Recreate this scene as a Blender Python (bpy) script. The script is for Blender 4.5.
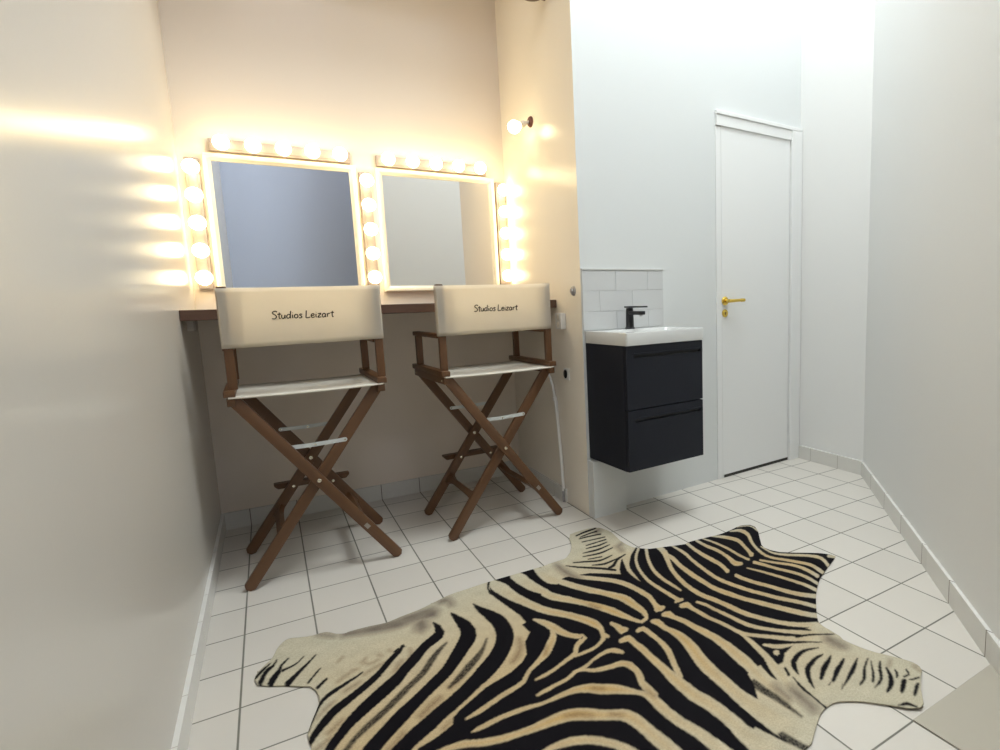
import bpy, bmesh, math, random
import numpy as np
from mathutils import Vector, Matrix
for o in list(bpy.data.objects):
    bpy.data.objects.remove(o)
SC = bpy.context.scene
COL = SC.collection
random.seed(7)

# ------------------------------------------------------------------ camera, light, exposure
def make_camera():
    yaw, pitch, roll = 0.5525, -0.1279, -0.0305
    cy, sy, cp, sp, cr, sr = math.cos(yaw), math.sin(yaw), math.cos(pitch), math.sin(pitch), math.cos(roll), math.sin(roll)
    f = Vector((sy*cp, cy*cp, sp)); r = Vector((cy, -sy, 0)); u = r.cross(f)
    r2 = r*cr + u*sr; u2 = -r*sr + u*cr
    cam = bpy.data.cameras.new('camera'); o = bpy.data.objects.new('camera', cam); COL.objects.link(o)
    m = Matrix((r2, u2, -f)).transposed().to_4x4(); m.translation = Vector((0.2672, -3.2183, 1.0364))
    o.matrix_world = m
    cam.sensor_width = 36.0; cam.sensor_fit = 'HORIZONTAL'
    cam.lens = 563.767*36/1000
    cam.shift_x = -0.11757; cam.shift_y = -0.0019
    cam.clip_start = 0.02
    SC.camera = o
make_camera()
SC.view_settings.view_transform = 'Standard'
SC.view_settings.look = 'None'
SC.view_settings.gamma = 1.0
SC.view_settings.use_curve_mapping = False
SC.view_settings.exposure = 0.17
wd = bpy.data.worlds.new('world'); SC.world = wd; wd.use_nodes = True
wd.node_tree.nodes['Background'].inputs[0].default_value = (0.70, 0.82, 1.0, 1)
wd.node_tree.nodes['Background'].inputs[1].default_value = 0.5

CEIL_Z = 4.60
def area_light(name, loc, rot, sx, sy, power, color):
    l = bpy.data.lights.new(name, 'AREA'); l.shape = 'RECTANGLE'; l.size = sx; l.size_y = sy
    l.energy = power; l.color = color
    o = bpy.data.objects.new(name, l); o.location = loc; o.rotation_euler = rot; COL.objects.link(o)
    return o
# two added lights: cool white over the washbasin side, bluish fill behind the camera
area_light('added_ceiling_fill', (2.10, -1.98, CEIL_Z-0.085), (0, 0, math.radians(46)), 1.70, 1.20, 138, (0.88, 0.96, 1.0))
area_light('added_rear_fill', (0.70, -3.85, CEIL_Z-0.02), (0, 0, 0), 0.9, 0.5, 18, (0.95, 0.95, 1.0))
BULB_STRENGTH = 14.0
BULB_COLOR = (1.0, 0.80, 0.45, 1)

# ------------------------------------------------------------------ materials
def lin(r, g, b):
    f = lambda c: (c/255/12.92) if c/255 <= 0.04045 else ((c/255+0.055)/1.055)**2.4
    return (f(r), f(g), f(b), 1)
class NT:
    def __init__(s, name):
        s.m = bpy.data.materials.new(name); s.m.use_nodes = True
        s.t = s.m.node_tree; s.n = s.t.nodes; s.p = s.n['Principled BSDF']; s.out = s.n['Material Output']
    def node(s, typ, **kw):
        nd = s.n.new(typ)
        for k, v in kw.items(): setattr(nd, k, v)
        return nd
    def link(s, a, b): s.t.links.new(a, b)
    def math(s, op, a, b=None, c=None):
        nd = s.n.new('ShaderNodeMath'); nd.operation = op
        for i, v in enumerate((a, b, c)):
            if v is None: continue
            if isinstance(v, (int, float)): nd.inputs[i].default_value = v
            else: s.link(v, nd.inputs[i])
        return nd.outputs[0]
    def mix(s, fac, a, b):
        nd = s.n.new('ShaderNodeMix'); nd.data_type = 'RGBA'
        for i, v in ((0, fac), (6, a), (7, b)):
            if isinstance(v, (int, float)): nd.inputs[i].default_value = v
            elif isinstance(v, tuple): nd.inputs[i].default_value = v
            else: s.link(v, nd.inputs[i])
        return nd.outputs[2]
    def noise(s, scale, detail=3, vec=None, rough=0.5):
        nd = s.n.new('ShaderNodeTexNoise'); nd.inputs['Scale'].default_value = scale
        nd.inputs['Detail'].default_value = detail; nd.inputs['Roughness'].default_value = rough
        if vec is not None: s.link(vec, nd.inputs['Vector'])
        return nd.outputs[0]
    def bump(s, h, strength, dist=0.002):
        nd = s.n.new('ShaderNodeBump'); nd.inputs['Strength'].default_value = strength; nd.inputs['Distance'].default_value = dist
        s.link(h, nd.inputs['Height']); s.link(nd.outputs[0], s.p.inputs['Normal'])
    def objco(s, scale=(1, 1, 1)):
        tc = s.n.new('ShaderNodeTexCoord'); mp = s.n.new('ShaderNodeMapping'); mp.inputs['Scale'].default_value = scale
        s.link(tc.outputs['Object'], mp.inputs[0]); return mp.outputs[0]
    def pos(s):
        g = s.n.new('ShaderNodeNewGeometry'); return g.outputs['Position']
def plain(name, col, rough=0.5, metal=0.0, var=0.04, scale=30, bump=0.0, spec=0.5):
    a = NT(name); v = a.noise(scale, 3, a.objco())
    dk = tuple(c*(1-var*2) for c in col[:3])+(1,)
    a.link(a.mix(v, dk, col), a.p.inputs['Base Color'])
    a.p.inputs['Roughness'].default_value = rough; a.p.inputs['Metallic'].default_value = metal
    a.p.inputs['Specular IOR Level'].default_value = spec
    if bump: a.bump(v, bump)
    return a.m
def paint(name, col, rough=0.3, spec=0.5, bump=0.12):
    a = NT(name); p = a.pos()
    big = a.noise(1.3, 2, p); fine = a.noise(95, 2, p)
    a.link(a.mix(big, tuple(c*0.965 for c in col[:3])+(1,), col), a.p.inputs['Base Color'])
    a.p.inputs['Roughness'].default_value = rough; a.p.inputs['Specular IOR Level'].default_value = spec
    a.bump(fine, bump, 0.0012)
    return a.m
GX, GY, TS = 0.1139, -1.1179, 0.2
def tile_mat(name, col, grout, use_x=True, use_y=True, rough=0.3, gw=0.0023):
    a = NT(name); p = a.pos(); sep = a.node('ShaderNodeSeparateXYZ'); a.link(p, sep.inputs[0])
    ds = []; cells = []
    for ax, off, use in ((0, GX, use_x), (1, GY, use_y)):
        u = a.math('DIVIDE', a.math('SUBTRACT', sep.outputs[ax], off), TS)
        cells.append(a.math('FLOOR', u))
        if use:
            fr = a.math('FRACT', u)
            d = a.math('MINIMUM', fr, a.math('SUBTRACT', 1.0, fr))
            ds.append(a.math('MULTIPLY', d, TS))
    d = ds[0] if len(ds) == 1 else a.math('MINIMUM', ds[0], ds[1])
    mr = a.node('ShaderNodeMapRange'); mr.interpolation_type = 'SMOOTHSTEP'
    a.link(d, mr.inputs[0]); mr.inputs[1].default_value = gw*0.7; mr.inputs[2].default_value = gw*1.5
    mask = mr.outputs[0]
    cb = a.node('ShaderNodeCombineXYZ'); a.link(cells[0], cb.inputs[0]); a.link(cells[1], cb.inputs[1])
    wn = a.node('ShaderNodeTexWhiteNoise'); a.link(cb.outputs[0], wn.inputs[0])
    tone = a.mix(wn.outputs[0], tuple(c*0.93 for c in col[:3])+(1,), col)
    big = a.noise(4, 4, p)
    tone = a.mix(a.math('MULTIPLY', big, 0.12), tone, lin(176, 166, 148))
    gn = a.noise(9, 3, p)
    gcol = a.mix(gn, tuple(c*0.55 for c in grout[:3])+(1,), tuple(min(1, c*1.7) for c in grout[:3])+(1,))
    a.link(a.mix(mask, gcol, tone), a.p.inputs['Base Color'])
    a.link(a.math('SUBTRACT', 0.8, a.math('MULTIPLY', mask, 0.8-rough)), a.p.inputs['Roughness'])
    a.bump(mask, 0.5, 0.0012)
    return a.m
def wood(name, c_dark, c_mid, c_light, rough=0.45, stretch=(38, 38, 2.6)):
    a = NT(name); v = a.objco(stretch)
    n1 = a.noise(1.0, 5, v, 0.6); n2 = a.noise(5.0, 3, v)
    t = a.mix(n1, c_dark, c_light)
    t = a.mix(a.math('MULTIPLY', n2, 0.6), t, c_mid)
    a.link(t, a.p.inputs['Base Color']); a.p.inputs['Roughness'].default_value = rough
    a.bump(n1, 0.12, 0.001)
    return a.m
def canvas(name, col, trans=0.45):
    a = NT(name); v = a.objco()
    wv = a.noise(420, 1, v); big = a.noise(14, 2, v)
    c = a.mix(big, tuple(x*0.95 for x in col[:3])+(1,), col)
    a.link(c, a.p.inputs['Base Color']); a.p.inputs['Roughness'].default_value = 0.9
    a.p.inputs['Specular IOR Level'].default_value = 0.15
    a.bump(wv, 0.25, 0.0006)
    tr = a.node('ShaderNodeBsdfTranslucent'); a.link(c, tr.inputs[0])
    mx = a.node('ShaderNodeMixShader'); mx.inputs[0].default_value = trans
    a.link(a.p.outputs[0], mx.inputs[1]); a.link(tr.outputs[0], mx.inputs[2]); a.link(mx.outputs[0], a.out.inputs[0])
    return a.m
def emit(name, col, strength):
    a = NT(name); e = a.node('ShaderNodeEmission'); e.inputs[0].default_value = col; e.inputs[1].default_value = strength
    a.link(e.outputs[0], a.out.inputs[0]); return a.m

M = {}
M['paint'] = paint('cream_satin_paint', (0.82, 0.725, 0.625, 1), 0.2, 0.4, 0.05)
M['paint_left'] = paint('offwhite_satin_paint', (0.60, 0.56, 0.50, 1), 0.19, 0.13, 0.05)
M['paint_alcove'] = paint('bulb_lit_satin_paint', (0.93, 0.855, 0.74, 1), 0.23, 0.4, 0.05)  # brightness of the bulb light put into the alcove side wall's colour
M['paint_matt'] = paint('white_wall_paint', (0.685, 0.70, 0.69, 1), 0.45, 0.4)
M['paint_right'] = paint('offwhite_wall_paint', (0.78, 0.775, 0.755, 1), 0.45, 0.4)
M['paint_daylight_tint'] = paint('daylight_tinted_wall_paint', (0.50, 0.55, 0.68, 1), 0.5, 0.3)  # blue of the daylight put into the rear wall's colour
M['ceiling'] = paint('ceiling_paint', (0.82, 0.81, 0.79, 1), 0.7, 0.2)
M['floor'] = tile_mat('white_floor_tile', (0.62, 0.58, 0.52, 1), lin(106, 104, 94))
M['skirt_x'] = tile_mat('skirting_tile_x', (0.72, 0.705, 0.665, 1), lin(98, 90, 80), True, False, 0.25, 0.0016)
M['skirt_y'] = tile_mat('skirting_tile_y', (0.72, 0.705, 0.665, 1), lin(150, 142, 130), False, True, 0.25, 0.0012)
M['slab'] = plain('grey_beige_slab', lin(174, 167, 152), 0.45, 0, 0.03, 8)
M['door'] = paint('door_paint', (0.80, 0.80, 0.785, 1), 0.4, 0.4, 0.04)
M['cream'] = plain('cream_frame_paint', (0.86, 0.80, 0.66, 1), 0.35, 0, 0.02)
M['mirror'] = plain('mirror_glass', (0.90, 0.91, 0.92, 1), 0.01, 1.0, 0.0)
M['nickel'] = plain('brushed_nickel', (0.34, 0.29, 0.27, 1), 0.5, 0.45, 0.03, 60)
M['bulb'] = emit('lit_frosted_bulb', BULB_COLOR, BULB_STRENGTH)
M['socket'] = plain('white_bulb_socket', (0.75, 0.70, 0.62, 1), 0.4)
M['shelf'] = wood('dark_brown_shelf_wood', lin(62, 42, 32), lin(84, 58, 45), lin(104, 74, 57), 0.4, (3, 40, 40))
M['teak'] = wood('brown_chair_wood', lin(62, 42, 27), lin(92, 61, 36), lin(120, 82, 50))
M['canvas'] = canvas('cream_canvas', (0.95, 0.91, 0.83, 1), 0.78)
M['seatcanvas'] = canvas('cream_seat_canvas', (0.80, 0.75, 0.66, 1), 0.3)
M['ink'] = plain('black_ink', lin(42, 36, 32), 0.7)
M['brace'] = plain('pale_grey_metal', (0.70, 0.73, 0.72, 1), 0.3, 0.35)
M['bolt'] = plain('bright_bolt_metal', (0.78, 0.72, 0.58, 1), 0.25, 0.9)
M['bracket'] = plain('dim_white_bracket', (0.42, 0.39, 0.36, 1), 0.6)
M['tag'] = plain('silver_tag', (0.34, 0.31, 0.27, 1), 0.35, 0.5)
M['navy'] = plain('matt_black_blue_lacquer', lin(31, 34, 43), 0.5, 0, 0.05, 12, 0.0, 0.25)
M['navy_groove'] = plain('black_groove', lin(14, 15, 20), 0.5)
M['ceramic'] = plain('white_ceramic', (0.57, 0.57, 0.55, 1), 0.12, 0, 0.01)
M['walltile'] = plain('white_glazed_wall_tile', (0.60, 0.605, 0.60, 1), 0.15, 0, 0.02, 6)
M['tilegrout'] = plain('white_tile_grout', (0.64, 0.64, 0.635, 1), 0.7)
M['black'] = plain('matt_black_metal', lin(28, 28, 32), 0.35, 0.2)
M['brass'] = plain('polished_brass', (0.78, 0.55, 0.12, 1), 0.22, 1.0, 0.03)
M['brass_dark'] = plain('dark_keyhole', lin(40, 32, 16), 0.5)
M['white_plastic'] = plain('white_plastic', (0.80, 0.78, 0.74, 1), 0.35)
M['grey_metal'] = plain('grey_switch_metal', (0.40, 0.39, 0.40, 1), 0.35, 0.7)
M['dark_red'] = plain('dark_red_brown_rose', lin(98, 52, 44), 0.4)
M['bronze'] = plain('dull_bronze', lin(120, 104, 84), 0.4, 0.4)
M['added_panel'] = plain('added_panel_white', (0.8, 0.8, 0.8, 1), 0.4)
M['glass'] = plain('window_glass', (0.9, 0.95, 1.0, 1), 0.02); 
gl = M['glass'].node_tree.nodes['Principled BSDF']; gl.inputs['Transmission Weight'].default_value = 1.0; gl.inputs['IOR'].default_value = 1.45
M['dark_gap'] = plain('dark_shadow_gap', lin(60, 58, 54), 0.9)

# ------------------------------------------------------------------ mesh helpers
class MB:
    def __init__(s): s.b = bmesh.new()
    def box(s, x0, x1, y0, y1, z0, z1, bev=0.0, seg=2):
        t = bmesh.new(); bmesh.ops.create_cube(t, size=1)
        for v in t.verts: v.co = Vector(((x0+x1)/2+v.co.x*(x1-x0), (y0+y1)/2+v.co.y*(y1-y0), (z0+z1)/2+v.co.z*(z1-z0)))
        if bev: bmesh.ops.bevel(t, geom=t.edges[:], offset=bev, segments=seg, affect='EDGES', profile=0.6)
        return s.add(t)
    def add(s, t, mat=None):
        if mat is not None: bmesh.ops.transform(t, matrix=mat, verts=t.verts[:])
        me = bpy.data.meshes.new('tmp'); t.to_mesh(me); t.free(); s.b.from_mesh(me); bpy.data.meshes.remove(me); return s
    def prism(s, poly, z0, z1):
        a = [s.b.verts.new((x, y, z0)) for x, y in poly]; c = [s.b.verts.new((x, y, z1)) for x, y in poly]; n = len(poly)
        s.b.faces.new(a[::-1]); s.b.faces.new(c)
        for i in range(n): s.b.faces.new((a[i], a[(i+1) % n], c[(i+1) % n], c[i]))
        return s
    def tube(s, pts, r, n=10, caps=True):
        pts = [Vector(p) for p in pts]; rs = r if isinstance(r, (list, tuple)) else [r]*len(pts)
        rings = []; up = Vector((0, 0, 1))
        for i, p in enumerate(pts):
            d = (pts[min(i+1, len(pts)-1)]-pts[max(i-1, 0)]).normalized()
            u = up if abs(d.dot(up)) < 0.95 else Vector((1, 0, 0))
            if i: u = prev
            a = (u-d*u.dot(d)).normalized(); b = d.cross(a); prev = a
            rings.append([s.b.verts.new(p+(a*math.cos(2*math.pi*k/n)+b*math.sin(2*math.pi*k/n))*rs[i]) for k in range(n)])
        for q, w_ in zip(rings, rings[1:]):
            for k in range(n): s.b.faces.new((q[k], q[(k+1) % n], w_[(k+1) % n], w_[k]))
        if caps: s.b.faces.new(rings[0][::-1]); s.b.faces.new(rings[-1])
        return s
    def lathe(s, prof, mat=None, n=32):
        t = bmesh.new(); rings = []
        for r, z in prof:
            rings.append([t.verts.new((r*math.cos(2*math.pi*k/n), r*math.sin(2*math.pi*k/n), z)) for k in range(n)] if r > 1e-6 else [t.verts.new((0, 0, z))])
        for q, w_ in zip(rings, rings[1:]):
            for k in range(n):
                if len(q) == 1 and len(w_) == 1: continue
                if len(q) == 1: t.faces.new((q[0], w_[(k+1) % n], w_[k]))
                elif len(w_) == 1: t.faces.new((q[k], q[(k+1) % n], w_[0]))
                else: t.faces.new((q[k], q[(k+1) % n], w_[(k+1) % n], w_[k]))
        return s.add(t, mat)
    def build(s, name, mat, parent=None, smooth=False, loc=None):
        bmesh.ops.remove_doubles(s.b, verts=s.b.verts[:], dist=1e-6)
        bmesh.ops.recalc_face_normals(s.b, faces=s.b.faces[:])
        me = bpy.data.meshes.new(name); s.b.to_mesh(me); s.b.free()
        me.materials.append(mat)
        if smooth:
            for p in me.polygons: p.use_smooth = True
            me.set_sharp_from_angle(angle=math.radians(38))
        o = bpy.data.objects.new(name, me); COL.objects.link(o)
        if loc: o.location = loc
        if parent: o.parent = parent
        return o
def tag(o, label=None, cat=None, group=None, kind=None):
    if label: o['label'] = label
    if cat: o['category'] = cat
    if group: o['group'] = group
    if kind: o['kind'] = kind
    return o
def empty(name, loc, rz=0.0):
    o = bpy.data.objects.new(name, None); COL.objects.link(o); o.location = loc; o.rotation_euler = (0, 0, rz); o.empty_display_size = 0.05
    return o
def struct(o, label=None, cat=None): return tag(o, label, cat, None, 'structure')
def bar(name, p0, p1, wdt, thk, side, mat, parent, bev=0.003, ends=0.0, loc_extra=None):
    """a straight batten from p0 to p1; wdt is measured along 'side', thk across it; its own z axis runs along the grain"""
    p0 = Vector(p0); p1 = Vector(p1); d = p1-p0; L = d.length; z = d.normalized()
    x = Vector(side); x = (x-z*x.dot(z)).normalized(); y = z.cross(x)
    t = MB()
    if ends:
        # rounded (chamfered) ends in the width direction
        e = ends; h = wdt/2
        pr = [(-h, e), (-h+e, 0), (h-e, 0), (h, e), (h, L-e), (h-e, L), (-h+e, L), (-h, L-e)]
        tt = bmesh.new(); a = [tt.verts.new((px, -thk/2, pz)) for px, pz in pr]; c = [tt.verts.new((px, thk/2, pz)) for px, pz in pr]
        tt.faces.new(a); tt.faces.new(c[::-1])
        for i in range(8): tt.faces.new((a[i], c[i], c[(i+1) % 8], a[(i+1) % 8]))
        bmesh.ops.recalc_face_normals(tt, faces=tt.faces[:])
        bmesh.ops.bevel(tt, geom=tt.edges[:], offset=bev, segments=2, affect='EDGES', profile=0.6)
        t.add(tt)
    else:
        t.box(-wdt/2, wdt/2, -thk/2, thk/2, 0, L, bev)
    o = t.build(name, mat, parent, True)
    m = Matrix((x, y, z)).transposed().to_4x4(); m.translation = p0
    o.matrix_local = m
    return o
def rot_to(d):
    return Vector((0, 0, 1)).rotation_difference(Vector(d)).to_matrix().to_4x4()
# ------------------------------------------------------------------ the room
W = 1.5178                                   # right side of the mirror alcove
SL = 0.0538                                  # the door wall runs at a slight slant
def dw(x): return -0.888+SL*(x-W)
DXE = 3.10; DYE = dw(DXE)
FX, FY = 3.095, -1.281                       # where the short end wall meets the slanted right wall
R2X, R2Y = 1.160, -3.290                     # near end of the slanted right wall
REAR = -4.25
def wall(name, poly, mat, z0=0.0, z1=CEIL_Z, label=None):
    return struct(MB().prism(poly, z0, z1).build(name, mat))
struct(MB().box(-0.15, 3.35, REAR-0.15, 0.15, -0.12, 0).build('floor', M['floor']))
SKX0, SKX1, SKY0, SKY1 = 0.20, 1.20, -4.15, -3.55   # opening for the added, unseen roof window behind the camera
cm = MB()
for a in ((-0.15, 3.35, SKY1, 0.15), (-0.15, 3.35, REAR-0.15, SKY0), (-0.15, SKX0, SKY0, SKY1), (SKX1, 3.35, SKY0, SKY1)): cm.box(*a, CEIL_Z, CEIL_Z+0.1)
struct(cm.build('ceiling', M['ceiling']))
wall('wall_back', [(-0.12, 0), (W+0.1, 0), (W+0.1, 0.12), (-0.12, 0.12)], M['paint'])
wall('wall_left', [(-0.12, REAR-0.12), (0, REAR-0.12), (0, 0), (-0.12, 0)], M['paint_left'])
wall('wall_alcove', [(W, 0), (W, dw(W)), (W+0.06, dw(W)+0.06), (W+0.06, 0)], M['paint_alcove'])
struct(MB().box(0, W, -0.62, 0, 2.84, 2.94).build('added_shade_deck', M['paint']))  # unseen deck added to keep overhead light off the top of the back wall
wall('wall_washbasin', [(W, dw(W)), (DXE+0.12, dw(DXE+0.12)), (DXE+0.12, dw(DXE)+0.14), (W+0.06, dw(W)+0.14), (W+0.06, dw(W)+0.06)], M['paint_matt'])
wall('wall_end', [(DXE, DYE), (FX, FY), (FX+0.12, FY), (DXE+0.12, DYE)], M['paint_right'])
def off(p, q, d):
    v = Vector((q[0]-p[0], q[1]-p[1])).normalized(); n = Vector((-v.y, v.x))*d
    return (p[0]+n.x, p[1]+n.y), (q[0]+n.x, q[1]+n.y)
PA, PB = (R2X, R2Y), (FX, FY)
oa, ob = off(PA, PB, -0.12)
wall('wall_right', [PA, PB, (FX+0.12, FY), ob, oa], M['paint_right'])
PC = (1.62, REAR)
wall('wall_return', [PC, PA, oa, (PC[0]+0.12, PC[1])], M['paint_matt'])
wall('wall_rear', [(0, REAR-0.12), (PC[0]+0.12, REAR-0.12), (PC[0]+0.12, REAR), (0, REAR)], M['paint_daylight_tint'])
# unseen roof window added to go with the rear fill: frame and pane
wf = MB()
for x0, x1, y0, y1 in ((SKX0, SKX0+0.05, SKY0, SKY1), (SKX1-0.05, SKX1, SKY0, SKY1), (SKX0, SKX1, SKY0, SKY0+0.05), (SKX0, SKX1, SKY1-0.05, SKY1)): wf.box(x0, x1, y0, y1, CEIL_Z+0.02, CEIL_Z+0.08, 0.004)
wn = struct(wf.build('added_roof_window_1', M['door']))
MB().box(SKX0+0.05, SKX1-0.05, SKY0+0.05, SKY1-0.05, CEIL_Z+0.045, CEIL_Z+0.051).build('pane', M['glass'], wn)
# unseen ceiling panel added over the washbasin side to carry the fill light
cl = empty('added_ceiling_panel', (2.10, -1.98, CEIL_Z), math.radians(46))
tag(cl, 'unseen white panel added on the ceiling above the rug to light the room', 'added light')
MB().box(-0.84, 0.84, -0.59, 0.59, -0.07, 0, 0.01).build('housing', M['added_panel'], cl)

# baseboards
def skirt(name, poly, mat, h=0.082):
    return struct(MB().prism(poly, 0, h).build(name, mat))
skirt('baseboard_back', [(0, 0), (0, -0.012), (W, -0.012), (W, 0)], M['skirt_x'])
skirt('baseboard_left', [(0, -0.012), (0, REAR), (0.012, REAR), (0.012, -0.012)], M['skirt_y'])
skirt('baseboard_alcove', [(W, -0.012), (W-0.012, -0.012), (W-0.012, -0.655), (W, -0.655)], M['skirt_y'], 0.072)
skirt('baseboard_end', [(DXE, DYE), (DXE-0.012, DYE), (FX-0.012, FY+0.004), (FX, FY)], M['skirt_y'])
ia, ib = off(PA, PB, 0.012)
skirt('baseboard_right', [PA, PB, (FX-0.012, FY+0.004), ia], M['skirt_x'])
# low boxing under the washbasin, and the plain slab at the right edge
struct(MB().prism([(W+0.003, dw(W)+0.02), (W+0.003, -0.938), (1.705, -0.932), (1.705, dw(1.705)+0.02)], 0, 0.278).build('trim_1', M['paint_matt']))
i0 = PA[0]+0.0
struct(MB().prism([(1.514, -2.518), (1.514, -2.925), (1.897, -2.518)], 0.0, 0.0035).build('trim_2', M['slab']))

# ------------------------------------------------------------------ door
door = empty('door_1', (2.44, dw(2.44), 0), math.atan(SL)); struct(door, 'white flush door with brass lever beside the washbasin', 'door')
LW = 0.557
MB().box(-0.016, LW, -0.006, 0.004, 0.018, 1.95, 0.002).build('door_leaf', M['door'], door)
fr = MB()
fr.box(-0.055, -0.0168, -0.006, 0.004, 0, 1.94, 0.002)
fr.box(LW+0.006, LW+0.10, -0.020, 0.004, 0, 2.0, 0.003)
fr.box(-0.055, LW+0.10, -0.014, 0.004, 1.944, 2.0, 0.002)
fr.box(-0.056, LW+0.102, -0.020, 0.004, 2.0, 2.022, 0.003)
fr.build('door_frame', M['door'], door)
MB().box(0, LW+0.006, -0.003, 0.004, 0.0, 0.018).build('threshold_gap', M['dark_gap'], door)
hd = MB()
hm = Matrix.Translation((0.006, -0.006, 1.016)) @ rot_to((0, -1, 0))
hd.lathe([(0, 0), (0.024, 0), (0.024, 0.006), (0.020, 0.010), (0.010, 0.011), (0.010, 0.045), (0, 0.045)], hm)
hd.tube([(0.006, -0.045, 1.016), (0.014, -0.050, 1.016), (0.05, -0.052, 1.017), (0.082, -0.052, 1.018), (0.090, -0.052, 1.018), (0.116, -0.050, 1.018)], [0.009, 0.0095, 0.0085, 0.0085, 0.0105, 0.0095], 14)
tag(hd.build('door_handle', M['brass'], door, True), 'brass lever handle')
ks = MB().lathe([(0, 0), (0.022, 0), (0.022, 0.004), (0.018, 0.007), (0, 0.007)], Matrix.Translation((0.006, -0.006, 0.948)) @ rot_to((0, -1, 0)))
esc = tag(ks.build('keyhole_plate', M['brass'], door, True), 'round brass keyhole plate')
kh = MB(); kh.lathe([(0, 0), (0.0035, 0), (0.0035, 0.001), (0, 0.001)], Matrix.Translation((0.006, -0.0132, 0.952)) @ rot_to((0, -1, 0))); kh.box(0.004, 0.008, -0.0142, -0.0130, 0.939, 0.951)
kh.build('keyhole', M['brass_dark'], esc)

# ------------------------------------------------------------------ mirrors
def mirror(x0, x1, z0, z1, label):
    r = empty('wall_mirror', ((x0+x1)/2, 0, z0)); tag(r, label, 'mirror', 'framed square mirrors over the shelf')
    w_, h, fw = (x1-x0)/2, z1-z0, 0.030
    f = MB()
    prof = [(0, 0), (0, -0.026), (0.006, -0.030), (0.018, -0.028), (0.026, -0.020), (fw, -0.018), (fw, 0)]   # inset, depth
    rings = []
    for ins, dep in prof:
        rings.append([f.b.verts.new((sx*(w_-ins), dep, h/2+sz*(h/2-ins))) for sx, sz in ((-1, -1), (1, -1), (1, 1), (-1, 1))])
    for a, b in zip(rings, rings[1:]+rings[:1]):
        for k in range(4): f.b.faces.new((a[k], a[(k+1) % 4], b[(k+1) % 4], b[k]))
    f.build('frame', M['cream'], r)
    MB().box(-w_+0.028, w_-0.028, -0.010, -0.004, 0.028, h-0.028).build('mirror_glass', M['mirror'], r)
mirror(0.0923, 0.7204, 1.1194, 1.7492, 'left square mirror in a cream frame, reflecting pale blue, beside the left wall')
mirror(0.8144, 1.4444, 1.1194, 1.7492, 'right square mirror in a cream frame, reflecting grey and beige, nearer the washbasin')

# ------------------------------------------------------------------ bulb strips
BULB_ME = MB().lathe([(0, 0.033)]+[(0.033*math.sin(a), 0.033*math.cos(a)) for a in [math.pi*k/16 for k in range(1, 14)]]+[(0.0135, -0.034), (0.013, -0.040), (0, -0.040)])
def bulb_at(p, d, parent):
    m = Matrix.Translation(p) @ rot_to(d)
    t = MB().lathe([(0, 0.0325)]+[(0.0325*math.sin(a), 0.0325*math.cos(a)) for a in [math.pi*k/16 for k in range(1, 14)]]+[(0.0150, -0.032), (0.0145, -0.036), (0, -0.036)], None, 24)
    o = t.build('light_bulb', M['bulb'], parent, True); o.matrix_local = m
    return o
BULB_ME.b.free()
def strip(cx, cz, vertical, label):
    r = empty('vanity_light_strip', (cx, 0, cz)); tag(r, label, 'light strip', 'bulb strips around the mirrors')
    L, h = 0.29, 0.027
    t = MB()
    ex, ez = (h, L) if vertical else (L, h)
    t.box(-ex, ex, -0.026, 0, -ez, ez, 0.004)
    if vertical: t.box(-h*0.62, h*0.62, -0.0285, -0.02, -ez+0.006, ez-0.006, 0.002)
    else: t.box(-ex+0.006, ex-0.006, -0.0285, -0.02, -h*0.62, h*0.62, 0.002)
    t.build('housing', M['nickel'], r, True)
    for k in range(5):
        q = (k-2)*0.12
        p = (0, -0.076, q) if vertical else (q, -0.076, 0)
        b = bulb_at(p, (0, -1, 0), r)
        s = MB().lathe([(0, -0.05), (0.021, -0.05), (0.021, -0.042), (0.017, -0.036), (0.0152, -0.0335), (0, -0.0335)], None, 20).build('socket', M['socket'], b, True)
strip(0.050, 1.433, True, 'upright strip of five lit bulbs squeezed between the left wall and the left mirror')
strip(0.410, 1.787, False, 'horizontal strip of five lit bulbs above the left mirror')
strip(0.762, 1.433, True, 'upright strip of five lit bulbs between the two mirrors')
strip(1.112, 1.787, False, 'horizontal strip of five lit bulbs above the right mirror')
strip(1.481, 1.439, True, 'upright strip of five lit bulbs in the alcove corner right of the right mirror')

# single bulb on the alcove side wall
wl = empty('bulb_wall_lamp', (W, -0.417, 1.960)); tag(wl, 'single lit bulb on a dark red round rose on the alcove side wall', 'wall lamp')
dv = Vector((-0.88, 0.08, -0.36)).normalized()
MB().lathe([(0, 0), (0.027, 0), (0.027, 0.006), (0.022, 0.012), (0.010, 0.014), (0, 0.014)], rot_to((-1, 0, 0))).build('rose', M['dark_red'], wl, True)
MB().lathe([(0, 0.0), (0.008, 0.0), (0.008, 0.02), (0.016, 0.03), (0.017, 0.055), (0, 0.055)], Matrix.Translation((-0.008, 0, 0)) @ rot_to(dv), 20).build('lamp_holder', M['socket'], wl, True)
bulb_at(dv*0.090+Vector((-0.008, 0, 0)), dv, wl)
# bowl uplight, only its underside shows at the top edge
ul = empty('wall_uplight', (W, -0.66, 2.44)); tag(ul, 'round bowl lamp high on the alcove side wall, cut by the top edge', 'wall lamp')
MB().lathe([(0, 0.0), (0.028, 0.002), (0.050, 0.012), (0.062, 0.034), (0.066, 0.07), (0.062, 0.07), (0.058, 0.036), (0.045, 0.018), (0, 0.008)], Matrix.Translation((-0.075, 0, -0.015))).build('bowl', M['bronze'], ul, True)
MB().box(-0.022, 0, -0.02, 0.02, 0.0, 0.05, 0.004).build('wall_bracket', M['bronze'], ul)

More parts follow.
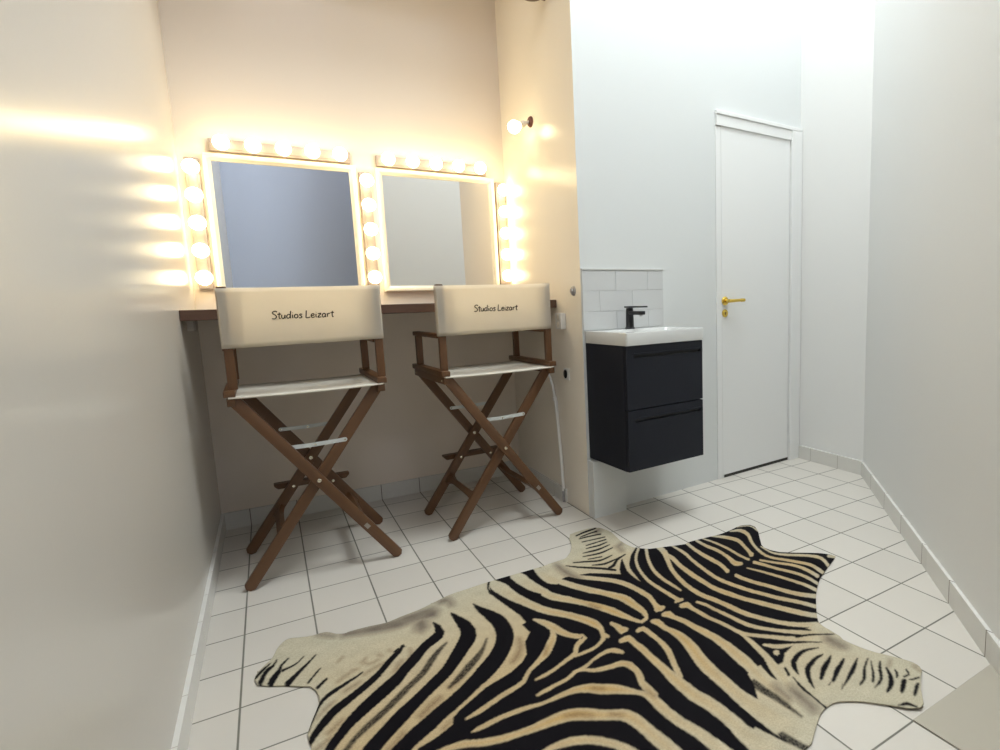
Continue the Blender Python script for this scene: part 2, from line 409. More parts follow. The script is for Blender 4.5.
# ------------------------------------------------------------------ dressing shelf
sh = empty('wall_shelf', (0, 0, 1.01)); tag(sh, 'dark brown wooden dressing shelf running under both mirrors', 'shelf')
MB().box(0.001, W-0.001, -0.6275, -0.001, 0, 0.040, 0.003).build('board', M['shelf'], sh)
for x0, x1 in ((0.012, 0.034), (W-0.026, W-0.006)):
    b_ = MB().box(x0, x1, -0.560, -0.50, -0.038, 0, 0.002)
    tag(b_.build('bracket', M['bracket'], sh), 'pale bracket block')

# ------------------------------------------------------------------ director's chairs
GL = {   # handwriting strokes, unit = capital height
 'S': (0.50, [[(0.50, .88), (.36, 1.0), (.15, .93), (.10, .74), (.26, .58), (.42, .42), (.44, .18), (.26, .02), (.06, .08)]]),
 't': (0.36, [[(.20, .82), (.19, .3), (.24, .06), (.33, .05)], [(.02, .58), (.36, .62)]]),
 'u': (0.46, [[(.06, .52), (.06, .2), (.16, .05), (.30, .12), (.36, .5)], [(.36, .5), (.37, .15), (.44, .05)]]),
 'd': (0.48, [[(.36, .46), (.2, .54), (.06, .36), (.08, .12), (.2, .05), (.34, .2), (.38, .5)], [(.40, .98), (.38, .4), (.39, .12), (.46, .05)]]),
 'i': (0.22, [[(.10, .5), (.10, .15), (.18, .05)], [(.10, .70), (.115, .735)]]),
 'o': (0.44, [[(.22, .53), (.08, .42), (.06, .18), (.20, .04), (.36, .16), (.36, .40), (.22, .53)]]),
 's': (0.38, [[(.33, .48), (.18, .54), (.09, .42), (.24, .28), (.30, .14), (.16, .03), (.03, .09)]]),
 ' ': (0.22, []),
 'L': (0.50, [[(.10, .98), (.09, .4), (.10, .05), (.3, .03), (.48, .10)]]),
 'e': (0.42, [[(.08, .28), (.32, .34), (.30, .50), (.16, .52), (.06, .32), (.12, .08), (.26, .04), (.40, .14)]]),
 'z': (0.42, [[(.05, .50), (.34, .52), (.06, .06), (.40, .08)]]),
 'a': (0.46, [[(.34, .44), (.2, .53), (.06, .36), (.09, .1), (.22, .05), (.34, .24), (.36, .50)], [(.36, .5), (.36, .12), (.44, .05)]]),
 'r': (0.36, [[(.08, .52), (.10, .05)], [(.10, .36), (.2, .50), (.34, .50)]]),
}
def lettering(text, width, parent, cx, cz, y, vs=1.0):
    tot = sum(GL[c][0] for c in text); k = width/tot; x = 0; b = MB(); hw = k*0.055
    for c in text:
        for st in GL[c][1]:
            # smooth the stroke, then lay it as a thin ribbon
            P = [Vector((p[0]+0.08*p[1], p[1])) for p in st]; Q = []
            E_ = [2*P[0]-P[1]]+P+[2*P[-1]-P[-2]]
            for i in range(1, len(E_)-2):
                for q in range(5):
                    t = q/5; p0, p1, p2, p3 = E_[i-1:i+3]
                    Q.append(0.5*(2*p1+(p2-p0)*t+(2*p0-5*p1+4*p2-p3)*t*t+(3*p1-p0-3*p2+p3)*t**3))
            Q.append(P[-1])
            L, R = [], []
            for i, q in enumerate(Q):
                d = (Q[min(i+1, len(Q)-1)]-Q[max(i-1, 0)]); d = d.normalized() if d.length > 1e-6 else Vector((1, 0)); n = Vector((-d.y, d.x))
                base = Vector((cx-width/2+(x+q.x)*k, cz+(q.y-0.45)*k*vs))
                for lst, sg in ((L, 1), (R, -1)):
                    p = base+n*hw*sg
                    lst.append((b.b.verts.new((p.x, y, p.y)), b.b.verts.new((p.x, y+0.0008, p.y))))
            for i in range(len(Q)-1):
                b.b.faces.new((L[i][0], L[i+1][0], R[i+1][0], R[i][0])); b.b.faces.new((L[i][1], R[i][1], R[i+1][1], L[i+1][1]))
                b.b.faces.new((L[i][0], L[i][1], L[i+1][1], L[i+1][0])); b.b.faces.new((R[i][0], R[i+1][0], R[i+1][1], R[i][1]))
        x += GL[c][0]
    return b.build('lettering', M['ink'], parent)

def bolt(p, d, parent, r=0.0055):
    MB().lathe([(0, -0.001), (r, -0.001), (r, 0.0015), (r*0.6, 0.003), (0, 0.003)], Matrix.Translation(p) @ rot_to(d), 14).build('bolt', M['bolt'], parent, True)

def director_chair(loc, rz, label, BO):
    r = empty('director_chair', loc, rz); tag(r, label, 'chair', "tall director's chairs at the dressing shelf")
    T = M['teak']; D_ = 0.405; legs = {}
    X = 0.268; ZT = 0.728
    for y, sgn in ((0.0, 1), (D_, -1)):
        yo, yi = y-sgn*0.012, y+sgn*0.012            # outer frame, inner frame
        z0 = 0.005
        a = bar('leg', (X, yo, z0), (-X+0.023, yo, ZT), 0.041, 0.021, (1, 0, 0), T, r, 0.003, 0.012)
        b = bar('leg', (-X, yi, z0), (X-0.023, yi, ZT), 0.041, 0.021, (1, 0, 0), T, r, 0.003, 0.012)
        legs[(sgn, 'a')] = a; legs[(sgn, 'b')] = b
        bolt((-0.001, yo-sgn*0.0105, 0.383), (0, -sgn, 0), r, 0.0075)
        bolt((-0.001, yi+sgn*0.0105, 0.383), (0, sgn, 0), r, 0.0075)
    # stretchers between the near and far leg of each frame, with haunched ends
    def stretcher(x, z, y0, y1, tilt):
        t = bmesh.new(); n = 14; pr = []
        for k in range(n+1):
            u = k/n; e = abs(2*u-1); hgt = 0.013+0.016*max(0, (e-0.55)/0.45)**2
            pr.append((y0+(y1-y0)*u, hgt))
        lo = [[t.verts.new((sx*0.010, yy, -hh)) for yy, hh in pr] for sx in (-1, 1)]
        hi = [[t.verts.new((sx*0.010, yy, hh)) for yy, hh in pr] for sx in (-1, 1)]
        for k in range(n):
            t.faces.new((lo[0][k], lo[0][k+1], lo[1][k+1], lo[1][k])); t.faces.new((hi[0][k], hi[1][k], hi[1][k+1], hi[0][k+1]))
            t.faces.new((lo[0][k], hi[0][k], hi[0][k+1], lo[0][k+1])); t.faces.new((lo[1][k], lo[1][k+1], hi[1][k+1], hi[1][k]))
        for k in (0, n): t.faces.new((lo[0][k], lo[1][k], hi[1][k], hi[0][k]))
        bmesh.ops.recalc_face_normals(t, faces=t.faces[:])
        o = MB().add(t, Matrix.Rotation(tilt, 4, 'Y')).build('stretcher', T, r, True); o.location = (x, 0, z)
    sl = math.atan2(2*X, ZT)
    stretcher(-X+0.170*(2*X)/ZT, 0.170, 0.0225, D_-0.0225, sl)      # between the inner legs, left
    stretcher(X-0.160*(2*X)/ZT, 0.160, -0.0015, D_+0.0015, -sl)     # between the outer legs, right
    # footrest board bolted outside the far legs
    fb = MB()
    t = bmesh.new()
    sec = [(-0.152, 0.276), (0.152, 0.276), (0.152, 0.268), (0.138, 0.252), (-0.138, 0.252), (-0.152, 0.268)]
    fa = [t.verts.new((x, D_+0.0232, z)) for x, z in sec]; fz = [t.verts.new((x, D_+0.062, z)) for x, z in sec]
    t.faces.new(fa); t.faces.new(fz[::-1])
    for k in range(6): t.faces.new((fa[k], fz[k], fz[(k+1) % 6], fa[(k+1) % 6]))
    bmesh.ops.bevel(t, geom=t.edges[:], offset=0.002, segments=2, affect='EDGES')
    fb.add(t)
    f_ = fb.build('footrest', T, r)
    for x, z in ((-0.078, 0.268), (0.078, 0.262)): bolt((x, D_-0.0235 if x > 0 else D_-0.0235, z), (0, -1, 0), r, 0.006)
    # folding metal braces
    for yy in (0.0, D_):
        t = MB()
        def flat(p, q, y_):
            p = Vector(p); q = Vector(q); d = (q-p).normalized(); n = Vector((-d.y, d.x)); pts = []
            for k in range(9):
                a = math.pi/2+math.pi*k/8; pts.append(p+d*math.cos(a)*0.008+n*math.sin(a)*0.008)
            for k in range(9):
                a = -math.pi/2+math.pi*k/8; pts.append(q+d*math.cos(a)*0.008+n*math.sin(a)*0.008)
            lo = [t.b.verts.new((v.x, y_-0.0006, v.y)) for v in pts]; hi = [t.b.verts.new((v.x, y_+0.0006, v.y)) for v in pts]
            t.b.faces.new(lo); t.b.faces.new(hi[::-1])
            for k in range(len(pts)): t.b.faces.new((lo[k], hi[k], hi[(k+1) % len(pts)], lo[(k+1) % len(pts)]))
        flat((-0.104, 0.523), (0.006, 0.5215), yy-0.0006); flat((-0.006, 0.5215), (0.104, 0.525), yy+0.0006)
        br = t.build('folding_brace', M['brace'], r, True); tag(br, 'pale metal folding brace')
        for x, z in ((-0.104, 0.523), (0.0, 0.5215), (0.104, 0.525)):
            MB().lathe([(0, 0), (0.004, 0), (0.003, 0.002), (0, 0.0025)], Matrix.Translation((x, yy-(0.0012 if x <= 0 else 0.0), z)) @ rot_to((0, -1, 0)), 12).build('rivet', M['bolt'], br, True)
    # side rails, posts, arm rests
    for sx in (-1, 1):
        x = sx*0.250
        lr = bar('leg_rail', (x, -0.030, 0.7195), (x, D_+0.030, 0.7195), 0.026, 0.030, (1, 0, 0), T, r, 0.003)
        for y in (0.0, D_): MB().lathe([(0, 0), (0.005, 0), (0.004, 0.002), (0, 0.0025)], Matrix.Translation((x+sx*0.0, y, 0.7195)) @ Matrix.Translation((sx*0.0131, 0, 0)) @ rot_to((sx, 0, 0)), 12).build('bolt', M['bolt'], r, True)
        bar('seat_rail', (x+sx*0.003, -0.036, 0.7495), (x+sx*0.003, D_+0.036, 0.7495), 0.036, 0.024, (1, 0, 0), T, r, 0.004)
        bar('back_post', (x+BO, 0.006, 0.761), (x+BO, 0.006, 1.127), 0.030, 0.022, (1, 0, 0), T, r, 0.003)
        bar('front_post', (x+BO*0.6, D_-0.032, 0.761), (x+BO*0.6, D_-0.032, 0.899), 0.030, 0.022, (1, 0, 0), T, r, 0.003)
        bar('arm_rest', (x+BO*0.8, 0.018, 0.909), (x+BO*0.8, D_+0.012, 0.909), 0.035, 0.020, (1, 0, 0), T, r, 0.004, 0.008)
    # seat canvas, sagging a little between the rails
    t = bmesh.new(); nx, ny = 22, 10; g = []
    for j in range(ny+1):
        row = []
        for i in range(nx+1):
            u = -1+2*i/nx; y = -0.034+(D_+0.022)*j/ny
            row.append(t.verts.new((u*0.257, y, 0.7362-0.005*(1-u*u)**0.7+0.0004*math.sin(9*u+5*j)*(1-u*u))))
        g.append(row)
    for j in range(ny):
        for i in range(nx): t.faces.new((g[j][i], g[j][i+1], g[j+1][i+1], g[j+1][i]))
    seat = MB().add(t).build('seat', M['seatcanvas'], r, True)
    md = seat.modifiers.new('thickness', 'SOLIDIFY'); md.thickness = 0.0022; md.offset = 0
    hem = MB().tube([(-0.257+0.514*k/16, -0.034, 0.7362-0.005*(1-(-1+k/8)**2)**0.7) for k in range(17)], 0.0034, 8).build('hem', M['seatcanvas'], seat, True)
    # back canvas: one sheet whose ends are sleeves around the back posts
    loop = []
    xe = 0.268
    loop += [(-0.205, 0.0225), (-0.235, 0.0225), (-0.258, 0.0215), (-xe, 0.014), (-xe-0.001, 0.002), (-xe+0.004, -0.0085)]
    loop += [(-0.252, -0.0105)]+[(-0.235+0.47*k/20, -0.0105-0.0012*math.sin(math.pi*k/20)) for k in range(21)]+[(0.252, -0.0105)]
    loop += [(xe-0.004, -0.0085), (xe+0.001, 0.002), (xe, 0.014), (0.258, 0.0215), (0.235, 0.0225), (0.205, 0.0225)]
    loop = [(-0.196, -0.0075), (-0.200, 0.004)]+loop+[(0.200, 0.004), (0.196, -0.0075)]
    t = bmesh.new(); nz = 12; rows = []
    for k in range(nz+1):
        v = k/nz; z = 0.912+0.211*v
        rows.append([t.verts.new((x*(1+0.006*math.sin(7*v)*abs(x)), y, z+0.003*abs(x)/0.26*math.sin(6*v+x*8)-0.0035*(1-(x/0.27)**2)*(2*v-1)*-0.0)) for x, y in loop])
    for q, w_ in zip(rows, rows[1:]):
        for i in range(len(loop)-1): t.faces.new((q[i], q[i+1], w_[i+1], w_[i]))
    back = MB().add(t).build('backrest', M['canvas'], r, True); back.location = (BO, 0, 0)
    md = back.modifiers.new('thickness', 'SOLIDIFY'); md.thickness = 0.0014; md.offset = 0
    lettering('Studios Leizart', 0.205, back, -0.008, 1.020, -0.0142, 0.80)
    # small metal tag low on the right outer leg
    zt = 0.163; xt = X-zt*(2*X-0.023)/ZT
    tg = MB().box(-0.008, 0.008, -0.0006, 0.0006, -0.011, 0.011, 0.0003).build('tag', M['tag'], r); tg.location = (xt, -0.0235, zt); tg.rotation_euler = (0, -sl, 0)
    tag(tg, 'small silver maker tag')
    return r
director_chair((0.385, -0.792, 0), math.radians(0.6), "tall brown wooden director's chair with cream canvas in front of the left mirror", 0.009)
director_chair((1.143, -0.783, 0), math.radians(2.4), "tall brown wooden director's chair with cream canvas in front of the right mirror", 0.002)

# ------------------------------------------------------------------ washbasin corner
ang = math.atan(SL)
CX = 1.532
vc = empty('vanity_cabinet', (CX, dw(CX)-0.001, 0.2885), ang); tag(vc, 'black two-drawer cabinet hung on the wall under the washbasin', 'cabinet')
CW, CD, CH = 0.440, 0.325, 0.5545
MB().box(0, CW, -CD+0.020, 0, 0, CH, 0.002).build('carcass', M['navy'], vc)
for z0, z1 in ((0.002, 0.272), (0.277, CH-0.001)):
    d_ = MB()
    yb, yf = -CD+0.019, -CD
    # front panel with a long finger groove near its top edge
    g0, g1 = z1-0.052, z1-0.036
    d_.box(0.0005, CW-0.0005, yf, yb, z0, g0, 0.0015); d_.box(0.0005, CW-0.0005, yf, yb, g1, z1, 0.0015)
    d_.box(0.0005, 0.040, yf, yb, g0-0.001, g1+0.001); d_.box(CW-0.014, CW-0.0005, yf, yb, g0-0.001, g1+0.001)
    dr = d_.build('drawer', M['navy'], vc)
    MB().box(0.040, CW-0.014, yf+0.010, yb, g0-0.001, g1+0.001).build('finger_groove', M['navy_groove'], dr)
    MB().box(0.042, CW-0.016, yf-0.004, yf+0.008, g1-0.003, g1+0.003, 0.001).build('handle', M['navy'], dr)
wb = empty('washbasin', (CX-0.004, dw(CX)-0.001, 0.844), ang); tag(wb, 'white ceramic washbasin on the black cabinet', 'washbasin')
BW, BD, BH = 0.450, 0.333, 0.056
t = bmesh.new()
def rr(x0, x1, y0, y1, rad, z, n=5):
    out = []
    for cx_, cy_, a0 in ((x1-rad, y1-rad, 0), (x0+rad, y1-rad, 90), (x0+rad, y0+rad, 180), (x1-rad, y0+rad, 270)):
        for k in range(n+1):
            a = math.radians(a0+90*k/n); out.append(t.verts.new((cx_+rad*math.cos(a), cy_+rad*math.sin(a), z)))
    return out
def jn(a, b):
    for k in range(len(a)): t.faces.new((a[k], a[(k+1) % len(a)], b[(k+1) % len(b)], b[k]))
o1 = rr(0, BW, -BD, 0, 0.012, 0); o2 = rr(0, BW, -BD, 0, 0.012, BH-0.004); o3 = rr(0.003, BW-0.003, -BD+0.003, -0.003, 0.010, BH)
i1 = rr(0.030, BW-0.030, -BD+0.026, -0.105, 0.03, BH); i2 = rr(0.034, BW-0.034, -BD+0.030, -0.109, 0.03, BH-0.006); i3 = rr(0.065, BW-0.065, -BD+0.06, -0.13, 0.035, 0.010)
for a, b in ((o1, o2), (o2, o3), (o3, i1), (i1, i2), (i2, i3)): jn(a, b)
t.faces.new(i3); t.faces.new(o1[::-1])
MB().add(t).build('basin', M['ceramic'], wb, True)
MB().lathe([(0, 0), (0.02, 0), (0.02, 0.003), (0.015, 0.004), (0, 0.003)], Matrix.Translation((BW/2, -0.2, 0.010)), 20).build('drain', M['black'], wb, True)
fx = 1.750; fy = -0.940
fc = empty('basin_faucet', (fx, fy, 0.901), ang); tag(fc, 'matt black single-lever faucet on the washbasin', 'faucet')
MB().lathe([(0, 0), (0.024, 0), (0.024, 0.004), (0.0195, 0.008), (0.0185, 0.06), (0.018, 0.088), (0.0165, 0.098), (0, 0.100)], None, 24).build('column', M['black'], fc, True)
sp = MB(); sp.box(-0.015, 0.015, -0.105, -0.005, 0.066, 0.084, 0.004)
tt = bmesh.new(); sp.build('spout', M['black'], fc, True); tt.free()
MB().lathe([(0, 0), (0.009, 0), (0.009, 0.008), (0, 0.008)], Matrix.Translation((0, -0.092, 0.060)), 16).build('aerator', M['grey_metal'], fc, True)
lv = MB(); lv.prism([(-0.018, 0.018), (0.018, 0.018), (0.016, -0.02), (0.0125, -0.125), (-0.0125, -0.125), (-0.016, -0.02)], 0.100, 0.107)
lv.build('lever', M['black'], fc)
# tiles behind the basin
bs = empty('tile_backsplash', (W+0.002, dw(W+0.002), 0.9015), ang); tag(bs, 'panel of white glazed tiles on the wall behind the faucet', 'tiles')
MB().box(0, 0.484, -0.0045, 0, 0, 0.280).build('grout_bed', M['tilegrout'], bs)
tb = MB()
for j, (z0, z1) in enumerate(((0.0, 0.0855), (0.0865, 0.182), (0.183, 0.278))):
    for x0, x1 in ((0.001, 0.095), (0.096, 0.287), (0.288, 0.483)) if j == 1 else ((0.001, 0.1905), (0.1915, 0.384), (0.385, 0.483)):
        tb.box(x0, x1, -0.0085, -0.003, z0, z1, 0.0012)
tb.build('tile_field', M['walltile'], bs)
MB().box(0, 0.486, -0.011, 0, 0.279, 0.287, 0.002).build('edge_trim', M['ceramic'], bs)

# ------------------------------------------------------------------ fittings on the alcove side wall
sw = empty('round_switch', (W, -0.815, 1.088)); tag(sw, 'round grey metal knob switch on the alcove wall left of the tiles', 'switch')
MB().lathe([(0, 0), (0.023, 0), (0.023, 0.004), (0.019, 0.008), (0, 0.009)], rot_to((-1, 0, 0))).build('plate', M['grey_metal'], sw, True)
MB().lathe([(0, 0.008), (0.013, 0.008), (0.012, 0.013), (0.010, 0.015), (0, 0.015)], rot_to((-1, 0, 0)), 20).build('knob', M['grey_metal'], sw, True)
ol = empty('cable_outlet', (W, -0.712, 0.681)); tag(ol, 'white cable outlet with a dark oval hole, left of the cabinet', 'outlet')
MB().box(-0.006, 0, -0.030, 0.030, -0.030, 0.030, 0.003).build('plate', M['white_plastic'], ol)
MB().lathe([(0, 0), (0.016, 0), (0.016, 0.004), (0.012, 0.007), (0, 0.007)], Matrix.Translation((-0.006, 0.006, 0)) @ rot_to((-1, 0, 0)) @ Matrix.Scale(1.35, 4, (1, 0, 0))).build('dark_grommet', M['black'], ol, True)
sb = empty('socket_box', (W, -0.690, 0.945)); tag(sb, 'small white socket box on the alcove wall just below the shelf end', 'socket')
MB().box(-0.028, 0, -0.032, 0.032, -0.040, 0.040, 0.005).build('box', M['white_plastic'], sb, True)
for z in (-0.018, 0.018):
    MB().lathe([(0, 0), (0.014, 0), (0.014, 0.0015), (0.011, 0.0015), (0.011, 0.0005), (0, 0.0005)], Matrix.Translation((-0.0281, 0, z)) @ rot_to((-1, 0, 0)), 20).build('outlet_face', M['socket'], sb)
cb = empty('white_cable', (W, -0.62, 0)); tag(cb, 'white cable dropping down the alcove wall to the floor beside the right chair', 'cable')
pts = [(-0.010, 0.30, 0.70), (-0.010, 0.20, 0.690), (-0.010, 0.13, 0.672), (-0.010, 0.095, 0.650), (-0.010, 0.062, 0.60), (-0.010, 0.045, 0.54), (-0.010, 0.030, 0.46), (-0.010, 0.015, 0.34), (-0.011, 0.000, 0.20), (-0.012, -0.012, 0.09), (-0.015, -0.016, 0.028)]
MB().tube(pts, 0.0065, 10).build('cord', M['white_plastic'], cb, True)
MB().tube([(-0.006, 0.028, 0.53), (-0.006, 0.016, 0.40), (-0.006, -0.006, 0.22), (-0.007, -0.020, 0.03)], 0.003, 8).build('thin_cord', M['white_plastic'], cb, True)
MB().box(-0.020, -0.001, 0.036, 0.054, 0.528, 0.548, 0.003).build('cable_clip', M['white_plastic'], cb)
MB().tube([(-0.0165, -0.022, 0.060), (-0.0165, -0.024, 0.004)], 0.007, 10).build('plug_end', M['grey_metal'], cb, True)
RUG_OUTLINE = "145,-1409 148,-1393 153,-1378 162,-1363 172,-1348 182,-1335 190,-1321 196,-1301 201,-1281 209,-1263 218,-1249 227,-1240 237,-1237 250,-1242 265,-1249 282,-1257 298,-1262 312,-1262 322,-1262 332,-1263 340,-1267 348,-1274 357,-1285 366,-1297 378,-1304 388,-1309 403,-1306 430,-1308 462,-1312 490,-1318 516,-1322 539,-1317 562,-1311 589,-1307 616,-1303 639,-1296 660,-1287 684,-1279 706,-1271 721,-1265 737,-1260 764,-1257 793,-1256 821,-1254 851,-1252 887,-1251 928,-1251 979,-1253 1029,-1255 1068,-1255 1100,-1255 1120,-1253 1137,-1250 1161,-1248 1183,-1246 1206,-1246 1226,-1231 1248,-1208 1267,-1182 1284,-1152 1297,-1116 1309,-1083 1331,-1046 1353,-1043 1383,-1044 1423,-1042 1460,-1044 1476,-1056 1484,-1076 1492,-1103 1494,-1138 1487,-1185 1479,-1231 1479,-1263 1482,-1289 1485,-1308 1493,-1326 1513,-1349 1539,-1371 1568,-1382 1601,-1392 1644,-1408 1684,-1421 1717,-1414 1753,-1417 1795,-1421 1833,-1426 1872,-1431 1913,-1431 1951,-1429 1976,-1426 1996,-1427 2018,-1436 2036,-1449 2037,-1478 2017,-1516 1987,-1552 1958,-1588 1937,-1613 1927,-1637 1930,-1669 1948,-1704 1993,-1741 2041,-1776 2067,-1798 2082,-1816 2094,-1837 2097,-1854 2074,-1865 2008,-1891 1940,-1919 1908,-1932 1885,-1945 1855,-1963 1827,-1982 1808,-1995 1786,-2011 1751,-2040 1717,-2069 1691,-2092 1673,-2110 1664,-2123 1661,-2135 1659,-2150 1659,-2167 1658,-2186 1657,-2204 1650,-2220 1653,-2244 1659,-2271 1665,-2290 1673,-2309 1686,-2332 1699,-2355 1710,-2376 1717,-2394 1717,-2408 1714,-2418 1702,-2431 1688,-2437 1668,-2447 1642,-2461 1617,-2477 1596,-2493 1580,-2505 1562,-2509 1551,-2503 1539,-2494 1531,-2486 1522,-2474 1506,-2455 1487,-2434 1470,-2416 1452,-2401 1435,-2390 1420,-2381 1409,-2377 1400,-2375 1381,-2375 1367,-2376 1352,-2380 1337,-2385 1322,-2392 1305,-2401 1287,-2411 1269,-2421 1251,-2431 1155,-2444 1083,-2471 1027,-2489 974,-2505 941,-2507 892,-2509 845,-2510 792,-2522 745,-2529 699,-2558 646,-2585 631,-2588 615,-2607 607,-2635 596,-2651 578,-2659 564,-2665 539,-2689 517,-2710 495,-2706 467,-2682 442,-2649 416,-2631 387,-2610 368,-2584 363,-2549 381,-2516 405,-2486 428,-2444 445,-2421 446,-2389 439,-2358 427,-2329 410,-2308 382,-2275 358,-2245 348,-2216 344,-2195 296,-2107 263,-2038 211,-2035 150,-2036 117,-2022 143,-1998 200,-1977 247,-1955 253,-1878 265,-1780 261,-1759 260,-1728 271,-1691 285,-1650 293,-1625 294,-1593 289,-1562 276,-1533 252,-1517 215,-1487 182,-1467 153,-1443"
RUG_BODY = "479,-1931 513,-1924 548,-1910 568,-1900 574,-1879 597,-1861 644,-1836 678,-1817 725,-1804 758,-1796 805,-1770 831,-1743 850,-1684 883,-1644 878,-1590 895,-1584 894,-1534 879,-1455 860,-1346 881,-1264 934,-1236 1035,-1239 1094,-1250 1075,-1401 1140,-1386 1230,-1411 1296,-1465 1336,-1501 1340,-1523 1394,-1433 1444,-1371 1511,-1315 1550,-1355 1613,-1376 1696,-1406 1808,-1405 1886,-1415 2015,-1406 2059,-1438 2039,-1506 1955,-1610 1965,-1688 2097,-1805 2109,-1857 1936,-1935 1830,-1993 1721,-2072 1665,-2118 1631,-2121 1603,-2121 1559,-2136 1531,-2148 1498,-2157 1458,-2167 1422,-2192 1406,-2192 1392,-2193 1387,-2168 1387,-2157 1366,-2196 1351,-2238 1347,-2213 1359,-2165 1320,-2165 1303,-2174 1288,-2212 1261,-2249 1226,-2299 1213,-2354 1219,-2395 1202,-2398 1191,-2365 1178,-2323 1159,-2332 1118,-2367 1073,-2397 1002,-2440 856,-2472 625,-2387 293,-2100 389,-2017"
RUG_EDGE_A, RUG_EDGE_B = [-5, -1627], [1218, -2447]
